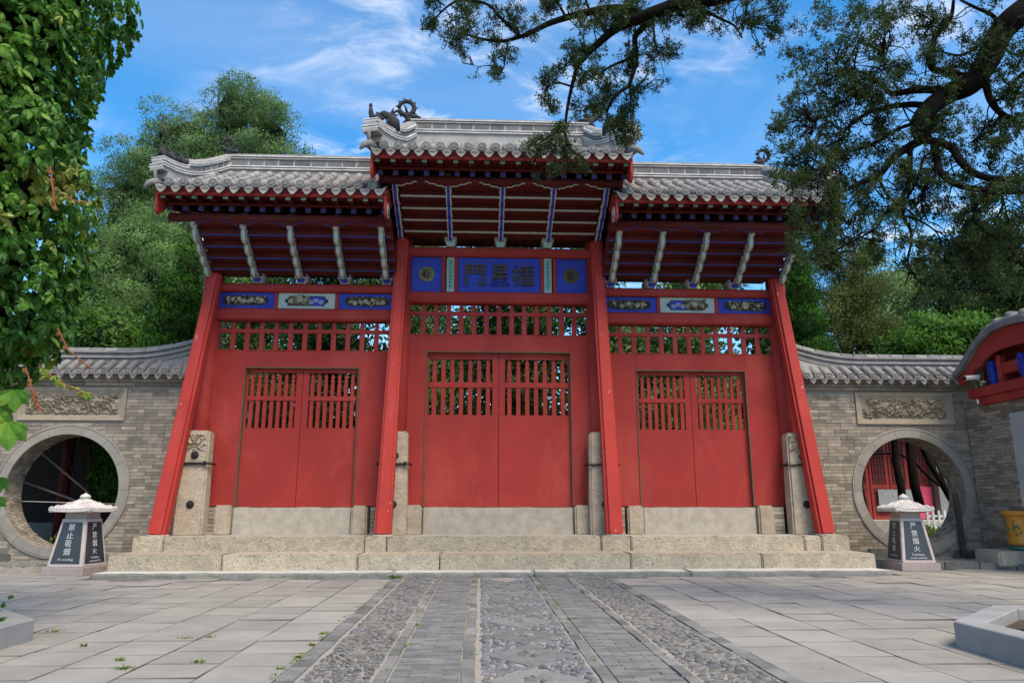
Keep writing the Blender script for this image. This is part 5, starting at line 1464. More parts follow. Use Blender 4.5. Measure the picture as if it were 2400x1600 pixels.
tp = MB().hexa(((9.62, 14.70, .1), (9.72, 14.70, .1), (9.72, 14.78, .1), (9.62, 14.78, .1), (9.60, 14.72, 1.38), (9.70, 14.72, 1.40), (9.70, 14.79, 1.40), (9.60, 14.79, 1.38))).build('timber_post', 'bark', None, .01)
tag(tp, 'weathered timber post leaning on brick wall near the yellow urn', 'post')

# ------------------------------------------------------------------ planters
def planter(label, verts, h, rimw):
    cx = sum(v[0] for v in verts) / len(verts); cy = sum(v[1] for v in verts) / len(verts)
    p = thing('stone_planter', label, 'planter', (cx, cy, 0), 'stone planters in the forecourt'); n = len(verts)
    ins = []
    for (x, y) in verts:
        d = Vector((cx - x, cy - y)); d.normalize(); ins.append((x + d.x * rimw, y + d.y * rimw))
    for i in range(n):
        a, b, c, d = verts[i], verts[(i + 1) % n], ins[(i + 1) % n], ins[i]
        MB().hexa([(q[0], q[1], -.02) for q in (a, b, c, d)] + [(q[0], q[1], h) for q in (a, b, c, d)]).build('side_stone', 'planter_stone', p, .008)
    MB().prism(ins, 'z', -.02, h - .10).build('soil', 'soil', p)
    return p
planter('low grey stone planter below the creeper at the left edge', [(-3.9, 5.7), (-3.9, 6.97), (-4.75, 7.8), (-6.1, 7.8), (-6.95, 6.97), (-6.95, 5.7), (-6.1, 4.85), (-4.75, 4.85)], .18, .22)
planter('grey stone planter with rocks in it at the right edge', [(3.96, 5.0), (3.96, 6.3), (4.94, 7.22), (6.3, 7.22), (7.2, 6.3), (7.2, 5.0), (6.3, 4.1), (4.9, 4.1)], .21, .24)
for i, (x, y, s_) in enumerate(((4.75, 6.35, .13), (5.0, 6.6, .10), (5.2, 6.35, .14), (4.95, 6.15, .09), (5.35, 6.75, .08))):
    rk = MB().ball((x, y, .13 + s_ * .3), (s_, s_ * .8, s_ * .6), 9, 6).jitter(.018, i + 50).build('rock', 'pebble_blue', None, smooth=True)
    tag(rk, ('dark rock nearest the left corner of the right-hand planter', 'small dark rock at the back of the right-hand planter, beside the largest one', 'largest dark rock in the right-hand planter', 'smallest low rock at the front of the right-hand planter', 'small dark rock farthest back in the right-hand planter')[i], 'rock', 'rocks in the right planter')

# ------------------------------------------------------------------ what shows through the moon gates
hall = thing('red_hall', 'red timber hall with lattice doors seen through the right moon gate', 'hall', (13, 23, .1))
box('plinth', 'granite_grey', hall, 8, 20, 21.2, 28, .1, .74, .02)
for i in range(6):
    x0 = 10.55 + i * .62
    if x0 > 13.4: break
    lf = box('door_leaf', 'door_hall_red', hall, x0, x0 + .60, 22.0, 22.08, .74, 4.0, .01)
    box('panel', 'red_dark', lf, x0 + .10, x0 + .50, 21.985, 22.0, .86, 1.40, .02)
    box('panel', 'red_dark', lf, x0 + .10, x0 + .50, 21.985, 22.0, 1.52, 1.68, .02)
    box('lattice_backing', 'dark_backing', lf, x0 + .09, x0 + .51, 21.985, 22.0, 1.80, 3.7, 0)
    la = MB()
    for k in range(5): la.box(x0 + .10 + .095 * k, x0 + .118 + .095 * k, 21.965, 21.984, 1.80, 3.7)
    for k in range(17): la.box(x0 + .09, x0 + .51, 21.962, 21.983, 1.82 + .11 * k + (.03 if k % 2 else 0), 1.838 + .11 * k + (.03 if k % 2 else 0))
    la.build('lattice', 'door_hall_red', lf)
box('wall', 'grey_wall', hall, 13.65, 20, 21.6, 22.2, .1, 4.2, 0)
box('wall', 'door_hall_red', hall, 8, 10.55, 22.0, 22.1, .74, 4.0, 0)
box('roof', 'tile_dark', hall, 7.5, 20.5, 20.6, 28, 4.05, 4.4, 0)
nt = box('notice_board', 'notice_grey', None, 11.95, 13.1, 21.90, 21.94, .98, 1.62, .006); tag(nt, 'grey notice board before the red hall, through the right moon gate', 'notice board')
po = box('poster', 'poster_pink', None, 13.15, 13.6, 21.88, 21.92, .76, 1.7, .004); tag(po, 'pink and red poster beside the notice board, through the right moon gate', 'poster')
gl = MB(); gl.box(10.6, 16, 17.4, 20.6, .08, .20); gs = struct(gl.build('lawn_bed', 'soil'))
fn = thing('picket_fence', 'low white picket fence seen through the right moon gate', 'fence', (12.2, 19, .2))
for i in range(10):
    x = 11.62 + i * .155
    MB().prism([(x - .03, .44), (x + .03, .44), (x + .03, 1.0), (x, 1.05), (x - .03, 1.0)], 'y', 19.0, 19.02).build('picket', 'white_paint', fn)
for z in (.60, .88): box('rail', 'white_paint', fn, 11.58, 13.1, 19.021, 19.04, z - .03, z + .03, .003)
dk = thing('dark_hall', 'dark open hall with red posts seen through the left moon gate', 'hall', (-10, 19.5, .1))
box('wall', 'dark_backing', dk, -16, -6.4, 19.3, 19.5, .1, 3.4, 0)  # near-black colour stands for the deep shade inside the hall
box('roof', 'tile_dark', dk, -16, -6.2, 15.7, 20.5, 3.40, 3.6, 0)  # unseen roof, carried forward to keep the interior dark
box('wall', 'grey_wall', dk, -16.2, -15.9, 16.2, 19.3, .1, 3.4, 0)
box('wall', 'grey_wall', dk, -6.6, -6.4, 16.3, 19.3, .1, 3.4, 0)
box('ledge', 'grey_wall', dk, -15.9, -6.6, 18.5, 19.2, .1, .75, .02)
for x in (-11.6, -9.6, -8.3): MB().tube([(x, 17.6, .1), (x, 17.6, 3.4)], .12, 12).build('post', 'red_dark', dk, smooth=True)
for i, (a, b, lb) in enumerate((((-9.62, 16.0, 2.48), (-8.42, 16.4, 1.42), 'upper slanting pole inside the left moon gate'), ((-9.95, 15.9, 1.78), (-8.55, 16.2, 1.25), 'lower slanting pole inside the left moon gate'))):
    tag(MB().tube([a, b], .022, 8).build('slanting_pole', 'pole_wood', None, smooth=True), lb, 'pole')
tag(MB().tube([(-9.25, 15.46, 1.235), (-8.1, 15.47, 1.20), (-6.95, 15.46, 1.17)], .007, 5).build('rope', 'white_line', None), 'thin white rope stretched across the left moon gate', 'rope')

# ------------------------------------------------------------------ plants
def at(px, py, Y):
    """a point seen at picture position (px, py) of the 2400 x 1600 photograph, at distance Y along the axis"""
    F = Vector((sin(YAW) * cos(PITCH), cos(YAW) * cos(PITCH), sin(PITCH))); R_ = Vector((cos(YAW), -sin(YAW), 0)); U = R_.cross(F)
    d = F + R_ * ((px - 1200) / FPX) + U * ((800 - py) / FPX)
    return EYE + d * (Y / d.y)

def unit(v): return v / (np.linalg.norm(v, axis=1, keepdims=True) + 1e-9)
def leaf_cloud(blobs, n_clumps, per, clump_r, ln, wd, seed, shell=0.7, up=0.4, out=0.5, flat=0.0, zmin=None, puff=0, bumpy=.11):
    """leaf-sized faces in clumps that are spread through the outer part of lumpy ellipsoids"""
    rs = np.random.RandomState(seed)
    B = np.array([(*c, *rr) for c, rr in blobs], dtype=float)
    if puff:            # break every mass up into smaller puffs sitting on its outside
        nb = []
        for q in B:
            nb.append((*q[:3], *(q[3:] * .74)))
            for i in range(puff):
                v = rs.normal(size=3); v /= np.linalg.norm(v); f = rs.uniform(.26, .46)
                nb.append((*(q[:3] + v * q[3:] * rs.uniform(.6, .9)), *(q[3:] * f * np.array((1, 1, .8)))))
        B = np.array(nb)
    w = (B[:, 3] * B[:, 4] * B[:, 5]) ** (2 / 3); w /= w.sum()
    k = rs.choice(len(B), n_clumps, p=w)
    d = unit(rs.normal(size=(n_clumps, 3)))
    lump = np.zeros(n_clumps)
    for q in range(5):
        f = rs.normal(size=3) * (2.2 + q * 1.3); lump += np.sin(d @ f + rs.uniform(0, 6)) * (bumpy / (1 + .35 * q))
    u = (1 - shell * rs.uniform(0, 1, n_clumps) ** 1.6) * (1 + lump)
    c = B[k, :3] + d * B[k, 3:] * u[:, None]
    if zmin is not None:
        m = c[:, 2] > zmin; c, d = c[m], d[m]
    n = len(c) * per
    cc = np.repeat(c, per, 0); dd = np.repeat(d, per, 0)
    off = rs.normal(size=(n, 3)); sp = off * clump_r; sp[:, 2] *= 0.75
    p = cc + sp + dd * rs.uniform(0, clump_r * .9, (n, 1))
    ax = unit(dd * out + rs.normal(size=(n, 3)) * .62 + np.array((0, 0, up)))
    nr = rs.normal(size=(n, 3)) + np.array((0, 0, flat * 3))
    sd = unit(np.cross(ax, nr))
    L = ln * rs.uniform(.6, 1.35, (n, 1)); W = wd * rs.uniform(.6, 1.3, (n, 1))
    gn = np.cross(sd, ax); want = unit(dd + .45 * off)
    flip = np.where((gn * want).sum(1) < 0, -1.0, 1.0)[:, None]
    sd = sd * flip; gn = unit(gn * flip)
    V = np.stack((p, p + ax * L * .45 + sd * W * .5, p + ax * L, p + ax * L * .45 - sd * W * .5), 1)
    return V.reshape(-1, 3), unit(want * .75 + gn * .45)

def tree(name, label, base, top_z, trunk_r, blobs, m, n_clumps, per, clump_r, ln, wd, seed, limbs=8, group=None, bark='bark', core=0.0, **kw):
    t = thing(name, label, 'tree' if 'bush' not in name else 'bush', base, group)
    r = random.Random(seed); b = MB(); bx, by, bz = base
    pts = [(bx, by, bz - .1)]; n = 6
    for i in range(1, n + 1):
        pts.append((bx + r.uniform(-.12, .12) * i / 2, by + r.uniform(-.12, .12) * i / 2, bz + (top_z - bz) * i / n))
    b.tube(pts, [trunk_r * (1.25 if i == 0 else 1 - .8 * i / n) for i in range(n + 1)], 10)
    for i in range(limbs):
        c, rr = r.choice(blobs); q = r.randint(1, n - 1); p0 = Vector(pts[q])
        e = Vector(c) + Vector((r.uniform(-.7, .7) * rr[0], r.uniform(-.7, .7) * rr[1], r.uniform(-.5, .6) * rr[2]))
        mid = p0.lerp(e, .5) + Vector((r.uniform(-.2, .2), r.uniform(-.2, .2), r.uniform(-.1, .4)))
        rad = trunk_r * (1 - .75 * q / n) * .5
        b.tube([p0, mid, e], [rad, rad * .6, rad * .2], 6)
    b.build('trunk', bark, t, smooth=True)
    if core:            # solid cores block the sky; near-black colour stands for shade inside
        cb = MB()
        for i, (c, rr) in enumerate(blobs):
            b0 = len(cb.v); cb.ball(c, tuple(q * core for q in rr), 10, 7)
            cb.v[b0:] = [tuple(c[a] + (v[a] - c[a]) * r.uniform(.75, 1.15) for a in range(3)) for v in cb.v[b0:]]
        cb.build('shaded_core', 'crown_shade', t)
    V, nn = leaf_cloud(blobs, n_clumps, per, clump_r, ln, wd, seed, **kw)
    place('crown', np_mesh('crown', V, 4, m, nn), t)
    return t

# big old juniper behind the left roof
tree('juniper_tree', 'tall old juniper with a broad crown rising behind the left roof', (-9.3, 25, .1), 15.5, .42,
     [((-9.3, 25, 15.3), (1.35, 1.4, 1.9)), ((-10.7, 25, 14.1), (1.7, 1.6, 1.7)), ((-8.0, 25, 14.4), (1.5, 1.5, 1.6)), ((-7.5, 24.6, 13.0), (1.5, 1.5, 1.4)), ((-11.9, 25, 12.7), (1.6, 1.7, 1.7)),
      ((-9.6, 24.6, 12.2), (2.2, 1.9, 1.9)), ((-12.6, 25, 11.0), (1.5, 1.8, 1.7)), ((-6.55, 25, 13.4), (.55, .6, .55)), ((-10.2, 24.8, 13.2), (1.6, 1.6, 1.4)), ((-12.4, 25, 12.0), (1.3, 1.5, 1.3)), ((-11.4, 25, 14.2), (1.1, 1.2, 1.0)), ((-12.9, 25, 10.0), (1.4, 1.5, 1.4)), ((-11.0, 24.4, 9.8), (2.3, 2.0, 2.0)), ((-12.9, 24.8, 8.6), (1.6, 1.8, 1.9))],
     'leaf_juniper_back', 12000, 17, .09, .09, .034, 101, limbs=30, core=.46, shell=.34, up=.55, puff=11)
tree('juniper_tree', 'low spreading juniper just behind the wall, left of the dark green cone', (-9.6, 20, .1), 7.2, .26,
     [((-9.7, 20, 8.3), (1.0, 1.1, 1.05)), ((-10.6, 20, 7.0), (1.1, 1.2, 1.2)), ((-8.9, 19.8, 7.1), (1.0, 1.1, 1.0)), ((-9.8, 19.6, 5.9), (1.5, 1.3, 1.1)), ((-11.3, 20, 5.6), (1.0, 1.1, 1.2)), ((-8.5, 19.9, 5.5), (.9, 1.0, 1.0))],
     'leaf_cypress_low', 7000, 16, .08, .075, .028, 102, limbs=10, core=.56, shell=.3, up=.2, puff=10)
def cone_blobs(x, y, z0, z1, r0, lean):
    out = []; n = 9
    for i in range(n):
        t = i / (n - 1); rr = r0 * (1 - t) ** .8 * (1 if t > .08 else .85) + .08
        out.append(((x + lean * t, y, z0 + (z1 - z0) * t), (rr, rr, (z1 - z0) / n * .95)))
    return out
tree('arborvitae_tree', 'dark green conical arborvitae behind the wall, left of the gate', (-7.45, 16.9, .1), 4.8, .12, cone_blobs(-7.50, 16.9, 1.6, 7.35, 1.08, .55), 'leaf_thuja', 6400, 13, .045, .075, .024, 103, limbs=0, core=.86, shell=.2, up=1.0, out=.6, bumpy=.05)
tree('arborvitae_tree', 'dark green conical arborvitae behind the wall, right of the gate', (7.8, 16.9, .1), 5.0, .12, cone_blobs(7.75, 16.9, 1.6, 7.6, 1.05, .05), 'leaf_thuja', 6200, 13, .045, .075, .024, 104, limbs=0, core=.86, shell=.2, up=1.0, out=.6, bumpy=.05)
tree('leafy_bush', 'broad-leaved bush above the left wall, beside the dark green cone', (-8.9, 17.2, .1), 4.6, .07,
     [((-8.7, 17.1, 4.95), (.75, .6, .65)), ((-9.4, 17.2, 4.6), (.7, .6, .75)), ((-8.2, 17.1, 4.6), (.55, .5, .55)), ((-9.9, 17.3, 5.3), (.7, .6, .8)), ((-10.6, 17.4, 5.0), (.8, .6, .9))], 'leaf_broad', 900, 7, .13, .13, .085, 105, limbs=10, core=.6, flat=.7, up=-.1, shell=.8)
# right-hand background
tree('locust_tree', 'thin yellowish-green tree right of the right-hand dark cone', (10.4, 20, .1), 7.6, .16,
     [((10.2, 20, 8.2), (.9, .9, .9)), ((11.0, 20.1, 7.3), (.9, .9, 1.0)), ((10.3, 19.8, 6.6), (1.0, .9, 1.0)), ((11.1, 20, 5.7), (1.0, .9, .9)), ((10.0, 20, 5.1), (.9, .9, .8)), ((11.3, 20, 8.4), (.5, .6, .5))],
     'leaf_locust', 3600, 12, .10, .07, .03, 106, limbs=18, core=.4, shell=.6, up=0, bark='bark_dark', puff=7)
tree('broadleaf_tree', 'pale green far tree seen in the gap left of the gatehouse roof', (19.4, 31, .1), 10.2, .25,
     [((18.3, 31, 10.6), (1.3, 1.3, 1.2)), ((19.8, 31.4, 10.9), (1.3, 1.3, 1.0)), ((21.6, 31, 10.2), (1.4, 1.3, 1.4)), ((19.0, 30.6, 8.9), (1.4, 1.3, 1.1)), ((20.9, 30.8, 8.4), (1.5, 1.4, 1.2)), ((17.0, 31, 9.2), (1.2, 1.3, 1.6)), ((22.9, 31, 8.6), (1.4, 1.3, 1.7))],
     'leaf_far', 1700, 10, .2, .17, .12, 107, limbs=24, shell=.6, flat=.4, up=0, puff=6)
tree('leafy_bush', 'large bright green leafy bush above the right wall, beside the gatehouse roof', (11.4, 17.3, .1), 4.9, .09,
     [((11.2, 17.2, 5.25), (.75, .6, .65)), ((12.1, 17.3, 5.35), (.8, .6, .65)), ((10.4, 17.2, 4.85), (.7, .6, .55)), ((12.7, 17.3, 5.0), (.6, .6, .8)), ((11.6, 17.1, 4.5), (1.2, .6, .7)), ((10.0, 17.3, 4.4), (.7, .5, .5))], 'leaf_broad', 1900, 8, .10, .12, .07, 108, limbs=16, core=.5, flat=.6, up=0, shell=.6, puff=6)
tree('broadleaf_tree', 'dark leafy tree rising behind the gatehouse at the right edge', (16.8, 22.5, .1), 9.2, .22,
     [((16.0, 22.5, 9.0), (1.2, 1.2, 1.1)), ((17.5, 22.6, 9.8), (1.5, 1.3, 1.3)), ((17.0, 22.2, 7.9), (1.5, 1.2, 1.2)), ((15.4, 22.4, 7.6), (1.0, 1.0, .9)), ((18.2, 22.5, 7.6), (1.3, 1.2, 1.5)), ((16.6, 22.4, 6.4), (1.6, 1.2, 1.0)), ((14.6, 22.4, 6.3), (1.0, 1, .8))],
     'leaf_dark', 2600, 11, .14, .13, .075, 109, limbs=22, core=.45, shell=.55, flat=.3, puff=7)
tree('broadleaf_tree', 'mixed green tree between the thin tree and the far pale tree', (13.6, 24, .1), 8.5, .2,
     [((13.4, 24, 8.8), (.9, .9, .8)), ((14.3, 24, 8.2), (1.0, .9, .9)), ((12.8, 24, 7.6), (.9, .9, .9)), ((13.6, 23.8, 6.9), (1.3, 1, .9)), ((14.9, 24, 7.0), (.9, .9, .8))], 'leaf_juniper_back', 850, 11, .19, .12, .065, 110, limbs=16, shell=.85)
# trees behind the gate, seen through its lattices
behind = ((-4.6, 21.0, 9.2, 'leaf_dark', 1.9, 'dark juniper seen through the lattice of the left bay'), (-1.6, 22.5, 9.8, 'leaf_cypress_low', 1.8, 'green juniper behind the post between left and middle bay'), (0.9, 20.8, 9.4, 'leaf_dark', 1.9, 'dark juniper seen through the lattice of the middle bay'),
          (3.6, 21.6, 9.4, 'leaf_juniper_back', 1.8, 'green juniper behind the post between middle and right bay'), (6.4, 21.0, 9.0, 'leaf_cypress_low', 1.8, 'green juniper seen through the lattice of the right bay'), (-7.0, 22.8, 9.2, 'leaf_cypress_low', 1.7, 'green juniper behind the left end of the gate'))
for i, (x, y, h, m, rr, lb) in enumerate(behind):
    bl_ = []
    rg = random.Random(200 + i)
    for k in range(9):
        z = .9 + (h - 1.2) * k / 8
        bl_.append(((x + rg.uniform(-.6, .6), y + rg.uniform(-.4, .4), z), (rr * rg.uniform(.7, 1.05) * (1 - .45 * k / 8), rr * .8 * (1 - .4 * k / 8), .75)))
    tree('juniper_tree', lb, (x, y, .1), h - 1, .17, bl_, m, 1700, 13, .15, .18, .075, 210 + i, limbs=8, shell=.8, up=.3, bark='bark_dark', group='junipers behind the gate')
screen = leaf_cloud([((x, 26.5 + .8 * sin(x * 3), z), (1.5, .9, 1.4)) for x in np.arange(-10, 12, 1.9) for z in (1.3, 3.6, 5.9, 8.0 + sin(x * 2.3))], 7000, 11, .22, .26, .12, 300, shell=.7, puff=3)
o = stuff(place('background_trees', np_mesh('background_trees', screen[0], 4, 'leaf_dark', screen[1]))); tag(o, 'dark mass of trees filling the court behind the gate', 'trees')
far_wood = leaf_cloud([((x, 42 + 3 * sin(x), 3.2), (4.2, 2.0, 3.4 + 1.0 * sin(x * 1.7))) for x in np.arange(-44, 52, 5.0)], 5200, 9, .4, .4, .24, 301, shell=.5)
o = stuff(place('far_trees', np_mesh('far_trees', far_wood[0], 4, 'leaf_dark', far_wood[1]))); tag(o, 'mass of far dark green trees behind the temple court', 'trees')
# undergrowth seen through the moon gates
ug = leaf_cloud([((12.1, 18.6, .32), (1.6, .9, .22)), ((-9.0, 16.2, .2), (1.0, .3, .18)), ((11.0, 18.2, .3), (.9, .7, .25))], 700, 8, .06, .09, .035, 302, shell=1.0, up=.8)
o = stuff(place('undergrowth', np_mesh('undergrowth', ug[0], 4, 'leaf_grass', ug[1]))); tag(o, 'low green undergrowth beyond the moon gates', 'undergrowth')
ct = thing('leaning_tree', 'black leaning trunks framed by the right moon gate', 'tree', (10.4, 17.6, .1))
b = MB()
for (pts, rr) in ((((2118, 1200), (2112, 1140), (2098, 1080), (2096, 1000), (2090, 900)), .10), (((2160, 1200), (2142, 1130), (2134, 1070), (2130, 1000), (2126, 900)), .115), (((2240, 1190), (2200, 1120), (2175, 1080), (2160, 1040), (2150, 990)), .075), (((2240, 1160), (2185, 1125), (2140, 1080), (2100, 1060), (2040, 1065)), .04), (((2232, 1120), (2200, 1080), (2180, 1050), (2170, 990)), .035), (((2230, 1140), (2205, 1100), (2190, 1075), (2196, 1040)), .03)):
    P = [at(x, y, 17.3) for x, y in pts]; b.tube(P, [rr * (1 - .5 * i / len(P)) for i in range(len(P))], 8)
b.build('trunk', 'bark_dark', ct, smooth=True)
V = leaf_cloud([((10.9, 17.6, 3.3), (.9, .6, .5)), ((11.6, 17.5, 2.7), (.5, .4, .35))], 420, 9, .1, .09, .05, 305, shell=1)
place('crown', np_mesh('crown', V[0], 4, 'leaf_dark', V[1]), ct)

# ------------------------------------------------------------------ creeper on a dead trunk, left edge
cr = thing('creeper_clad_trunk', 'dense green creeper hanging over a dead trunk at the left edge', 'creeper', (-4.85, 6.3, .08))
CX, CY = -5.14, 6.3
MB().tube([(CX - .35, CY, .08), (CX - .3, CY, 1.5), (CX - .1, CY, 3.5), (CX, CY, 6.6)], [.34, .27, .22, .15], 12).build('trunk', 'bark', cr, smooth=True)
crg = random.Random(77)
def crad(z, a):
    base = 1.30 + .10 * sin(z * 2.1 + 1.3 * a) + .07 * sin(z * 5.0 + 3 * a) + .06 * max(0, z - 4.6)
    if z < 2.9: base -= .34 * ((2.9 - z) / .9) ** 1.3
    return base
core = MB(); nk, nz = 26, 22; vs = []
for j in range(nz + 1):
    z = 2.25 + 4.6 * j / nz
    for k in range(nk):
        a = 2 * pi * k / nk; rr = (crad(z, a) - .42) * (1 if j > 1 else .5 + .25 * j)
        vs.append((CX + rr * cos(a), CY + rr * sin(a), z + crg.uniform(-.05, .05)))
core.add(vs, [(j * nk + k, j * nk + (k + 1) % nk, (j + 1) * nk + (k + 1) % nk, (j + 1) * nk + k) for j in range(nz) for k in range(nk)] + [tuple(range(nk))])
core.build('vine_mass', 'bark_dark', cr)
def compound_leaf(seed, lobes=5):
    r = random.Random(seed); vs, fs = [], []
    angs = [-1.25, -.62, 0, .62, 1.25] if lobes == 5 else [-.85, 0, .85]
    lens = [.062, .092, .108, .092, .062] if lobes == 5 else [.085, .11, .085]
    for a, l in zip(angs, lens):
        a += r.uniform(-.12, .12); l *= r.uniform(.88, 1.15); w = l * r.uniform(.42, .54); dr = r.uniform(.15, .4) * l; fo = r.uniform(.05, .2) * w
        ca, sa = cos(a - pi / 2), sin(a - pi / 2); o = len(vs)
        for (u, v, n) in ((.06, 0, .012), (.34, 0, .016), (.70, 0, .010), (1.0, 0, -dr * .5), (.24, .42, -fo), (.50, .50, -fo), (.76, .33, -fo - dr * .25), (.24, -.42, -fo), (.50, -.50, -fo), (.76, -.33, -fo - dr * .25)):
            x, y = u * l, v * w; vs.append((x * ca - y * sa, x * sa + y * ca, n))
        for s in (4, 7):
            q = [(0, s, 1), (1, s, s + 1), (1, s + 1, 2), (2, s + 1, s + 2), (2, s + 2, 3)]
            fs += [tuple(o + i for i in (f if s == 4 else f[::-1])) for f in q]
    return vs, fs
CLV = [compound_leaf(s, 5 if s % 4 else 3) for s in range(8)]
def cl_mesh(i, m):
    b = MB(); b.add(*CLV[i]); me = bpy.data.meshes.new('leaf'); me.from_pydata(b.v, [], b.f); me.materials.append(MATS[m]); return me
CLM = [cl_mesh(i, 'leaf_creeper') for i in range(8)]; CLY = [cl_mesh(i, 'leaf_creeper_yellow') for i in range(3)]; CLR = [cl_mesh(i, 'leaf_creeper_red') for i in range(3)]
cam_ang = atan2(-CY, -CX)
cand = []
for i in range(7800):
    a = cam_ang + crg.uniform(-2.0, 2.0); z = crg.uniform(2.12, 6.5)
    lay = crg.choice((0, 0, .07, .14, .22, .32))
    if z < 2.5 and crg.random() < .4: continue
    rr = crad(z, a) - lay + crg.uniform(-.05, .09)
    n = Vector((cos(a), sin(a), 0)); pos = Vector((CX, CY, z)) + n * rr
    nn = (n + Vector((crg.gauss(0, .55), crg.gauss(0, .55), .35 + crg.gauss(0, .5)))).normalized()
    down = Vector((crg.gauss(0, .7), crg.gauss(0, .7), -1)); yv = -(down - nn * down.dot(nn)).normalized(); xv = yv.cross(nn)
    s = crg.choice((.55, .72, .88, 1.0, 1.2)) * crg.uniform(.85, 1.15)
    M = Matrix(((xv.x * s, yv.x * s, nn.x * s, pos.x), (xv.y * s, yv.y * s, nn.y * s, pos.y), (xv.z * s, yv.z * s, nn.z * s, pos.z), (0, 0, 0, 1)))
    face = n.dot((EYE - pos).normalized())
    cand.append((M, lay, face, pos, s))
def in_frame(p):
    d = p - EYE; F = Vector((sin(YAW) * cos(PITCH), cos(YAW) * cos(PITCH), sin(PITCH))); R_ = Vector((cos(YAW), -sin(YAW), 0)); U = R_.cross(F)
    zc = d.dot(F); x, y = 1200 + FPX * d.dot(R_) / zc, 800 - FPX * d.dot(U) / zc
    return (x, y) if -30 < x < 2430 and -40 < y < 1640 else None
order = sorted(range(len(cand)), key=lambda i: -(cand[i][4] * (1 if cand[i][1] == 0 else .5) * max(.05, cand[i][2]) * (1 if in_frame(cand[i][3]) else .01)))
single = set(order[:300])
bulk = {'leaf_creeper': ([], []), 'leaf_creeper_yellow': ([], []), 'leaf_creeper_red': ([], [])}
for i, (M, lay, face, pos, s) in enumerate(cand):
    f = in_frame(pos); kind = 'leaf_creeper'
    if f:
        x, y = f
        if (abs(x - 120) < 60 and 380 < y < 470) or (x > 200 and 430 < y < 620 and crg.random() < .3) or (x > 120 and 760 < y < 880 and crg.random() < .35): kind = 'leaf_creeper_yellow'
        elif crg.random() < .025: kind = 'leaf_creeper_yellow'
    li = crg.randrange(8)
    if i in single:
        place('leaf', (CLM[li] if kind == 'leaf_creeper' else CLY[li % 3]), cr, M)
    else:
        vs, fs = CLV[li]; V, Fc = bulk[kind]; o = len(V)
        V += [tuple(M @ Vector(v)) for v in vs]; Fc += [tuple(o + q for q in f_) for f_ in fs]
# reddening shoots that hang free
sh = MB()
def shoot(pts, n, kind, sc):
    P = [Vector(p) for p in pts]; sh.tube(P, [.006] * len(P), 5)
    for k in range(n):
        t = (k + .5) / n * (len(P) - 1); i = min(int(t), len(P) - 2); p = P[i].lerp(P[i + 1], t - i)
        nn = (Vector((.6, -.8, .2)) + Vector((crg.gauss(0, .4), crg.gauss(0, .4), crg.gauss(0, .4)))).normalized(); d = Vector((crg.gauss(0, .8), crg.gauss(0, .8), -1)); yv = -(d - nn * d.dot(nn)).normalized(); xv = yv.cross(nn); s = crg.uniform(.35, .7) * sc
        M = Matrix(((xv.x * s, yv.x * s, nn.x * s, p.x), (xv.y * s, yv.y * s, nn.y * s, p.y), (xv.z * s, yv.z * s, nn.z * s, p.z), (0, 0, 0, 1)))
        vs, fs = CLV[crg.randrange(3)]; V, Fc = bulk[kind]; o = len(V)
        V += [tuple(M @ Vector(v)) for v in vs]; Fc += [tuple(o + q for q in f_) for f_ in fs]
for (pl, n, kd, sc) in ((((118, 390), (122, 430), (126, 470), (132, 490)), 6, 'leaf_creeper_red', .7), (((125, 440), (170, 470), (215, 475)), 7, 'leaf_creeper_yellow', .8), 
                         (((60, 860), (75, 910), (95, 960)), 9, 'leaf_creeper_red', .65), (((90, 860), (140, 895), (205, 925)), 11, 'leaf_creeper_yellow', .9), (((135, 770), (160, 820), (215, 865)), 6, 'leaf_creeper_red', .5)):
    shoot([at(x, y, 5.35 + .002 * x) for x, y in pl], n, kd, sc)
sh.build('shoot', 'vine_red', cr)
for nm, key in (('foliage', 'leaf_creeper'), ('yellow_foliage', 'leaf_creeper_yellow'), ('red_foliage', 'leaf_creeper_red')):
    V, Fc = bulk[key]; me = bpy.data.meshes.new(nm); me.from_pydata(V, [], Fc); me.materials.append(MATS[key]); stuff(place(nm, me, cr))
# low spray of leaves at the frame edge, growing from the planter
ps = thing('planter_shrub', 'few large green leaves poking in at the left edge, below the creeper', 'shrub', (-4.1, 6.2, .08))
sb = MB(); sb.tube([(-4.15, 6.2, .08), (-4.2, 6.1, .9), (-4.1, 5.9, 1.7)], [.02, .016, .008], 6); sb.build('stem', 'bark', ps)
for (x, y, Y, s) in ((20, 990, 5.6, 2.3), (35, 915, 5.6, 1.8), (-10, 950, 5.6, 2.2), (-5, 1120, 5.8, 1.4), (-8, 1165, 5.8, 1.2)):
    p = at(x, y, Y); nn = Vector((.3, -.8, .5)).normalized(); d = Vector((.1, 0, -1)); yv = -(d - nn * d.dot(nn)).normalized(); xv = yv.cross(nn)
    place('leaf', CLM[1], ps, Matrix(((xv.x * s, yv.x * s, nn.x * s, p.x), (xv.y * s, yv.y * s, nn.y * s, p.y), (xv.z * s, yv.z * s, nn.z * s, p.z), (0, 0, 0, 1))))
V = leaf_cloud([((-4.3, 6.7, .2), (.22, .2, .12))], 40, 6, .05, .08, .05, 41, shell=1, flat=.5)
o = stuff(place('planter_flowers', np_mesh('planter_flowers', V[0], 4, 'leaf_broad', V[1]))); tag(o, 'small green plants in the left planter', 'plants')

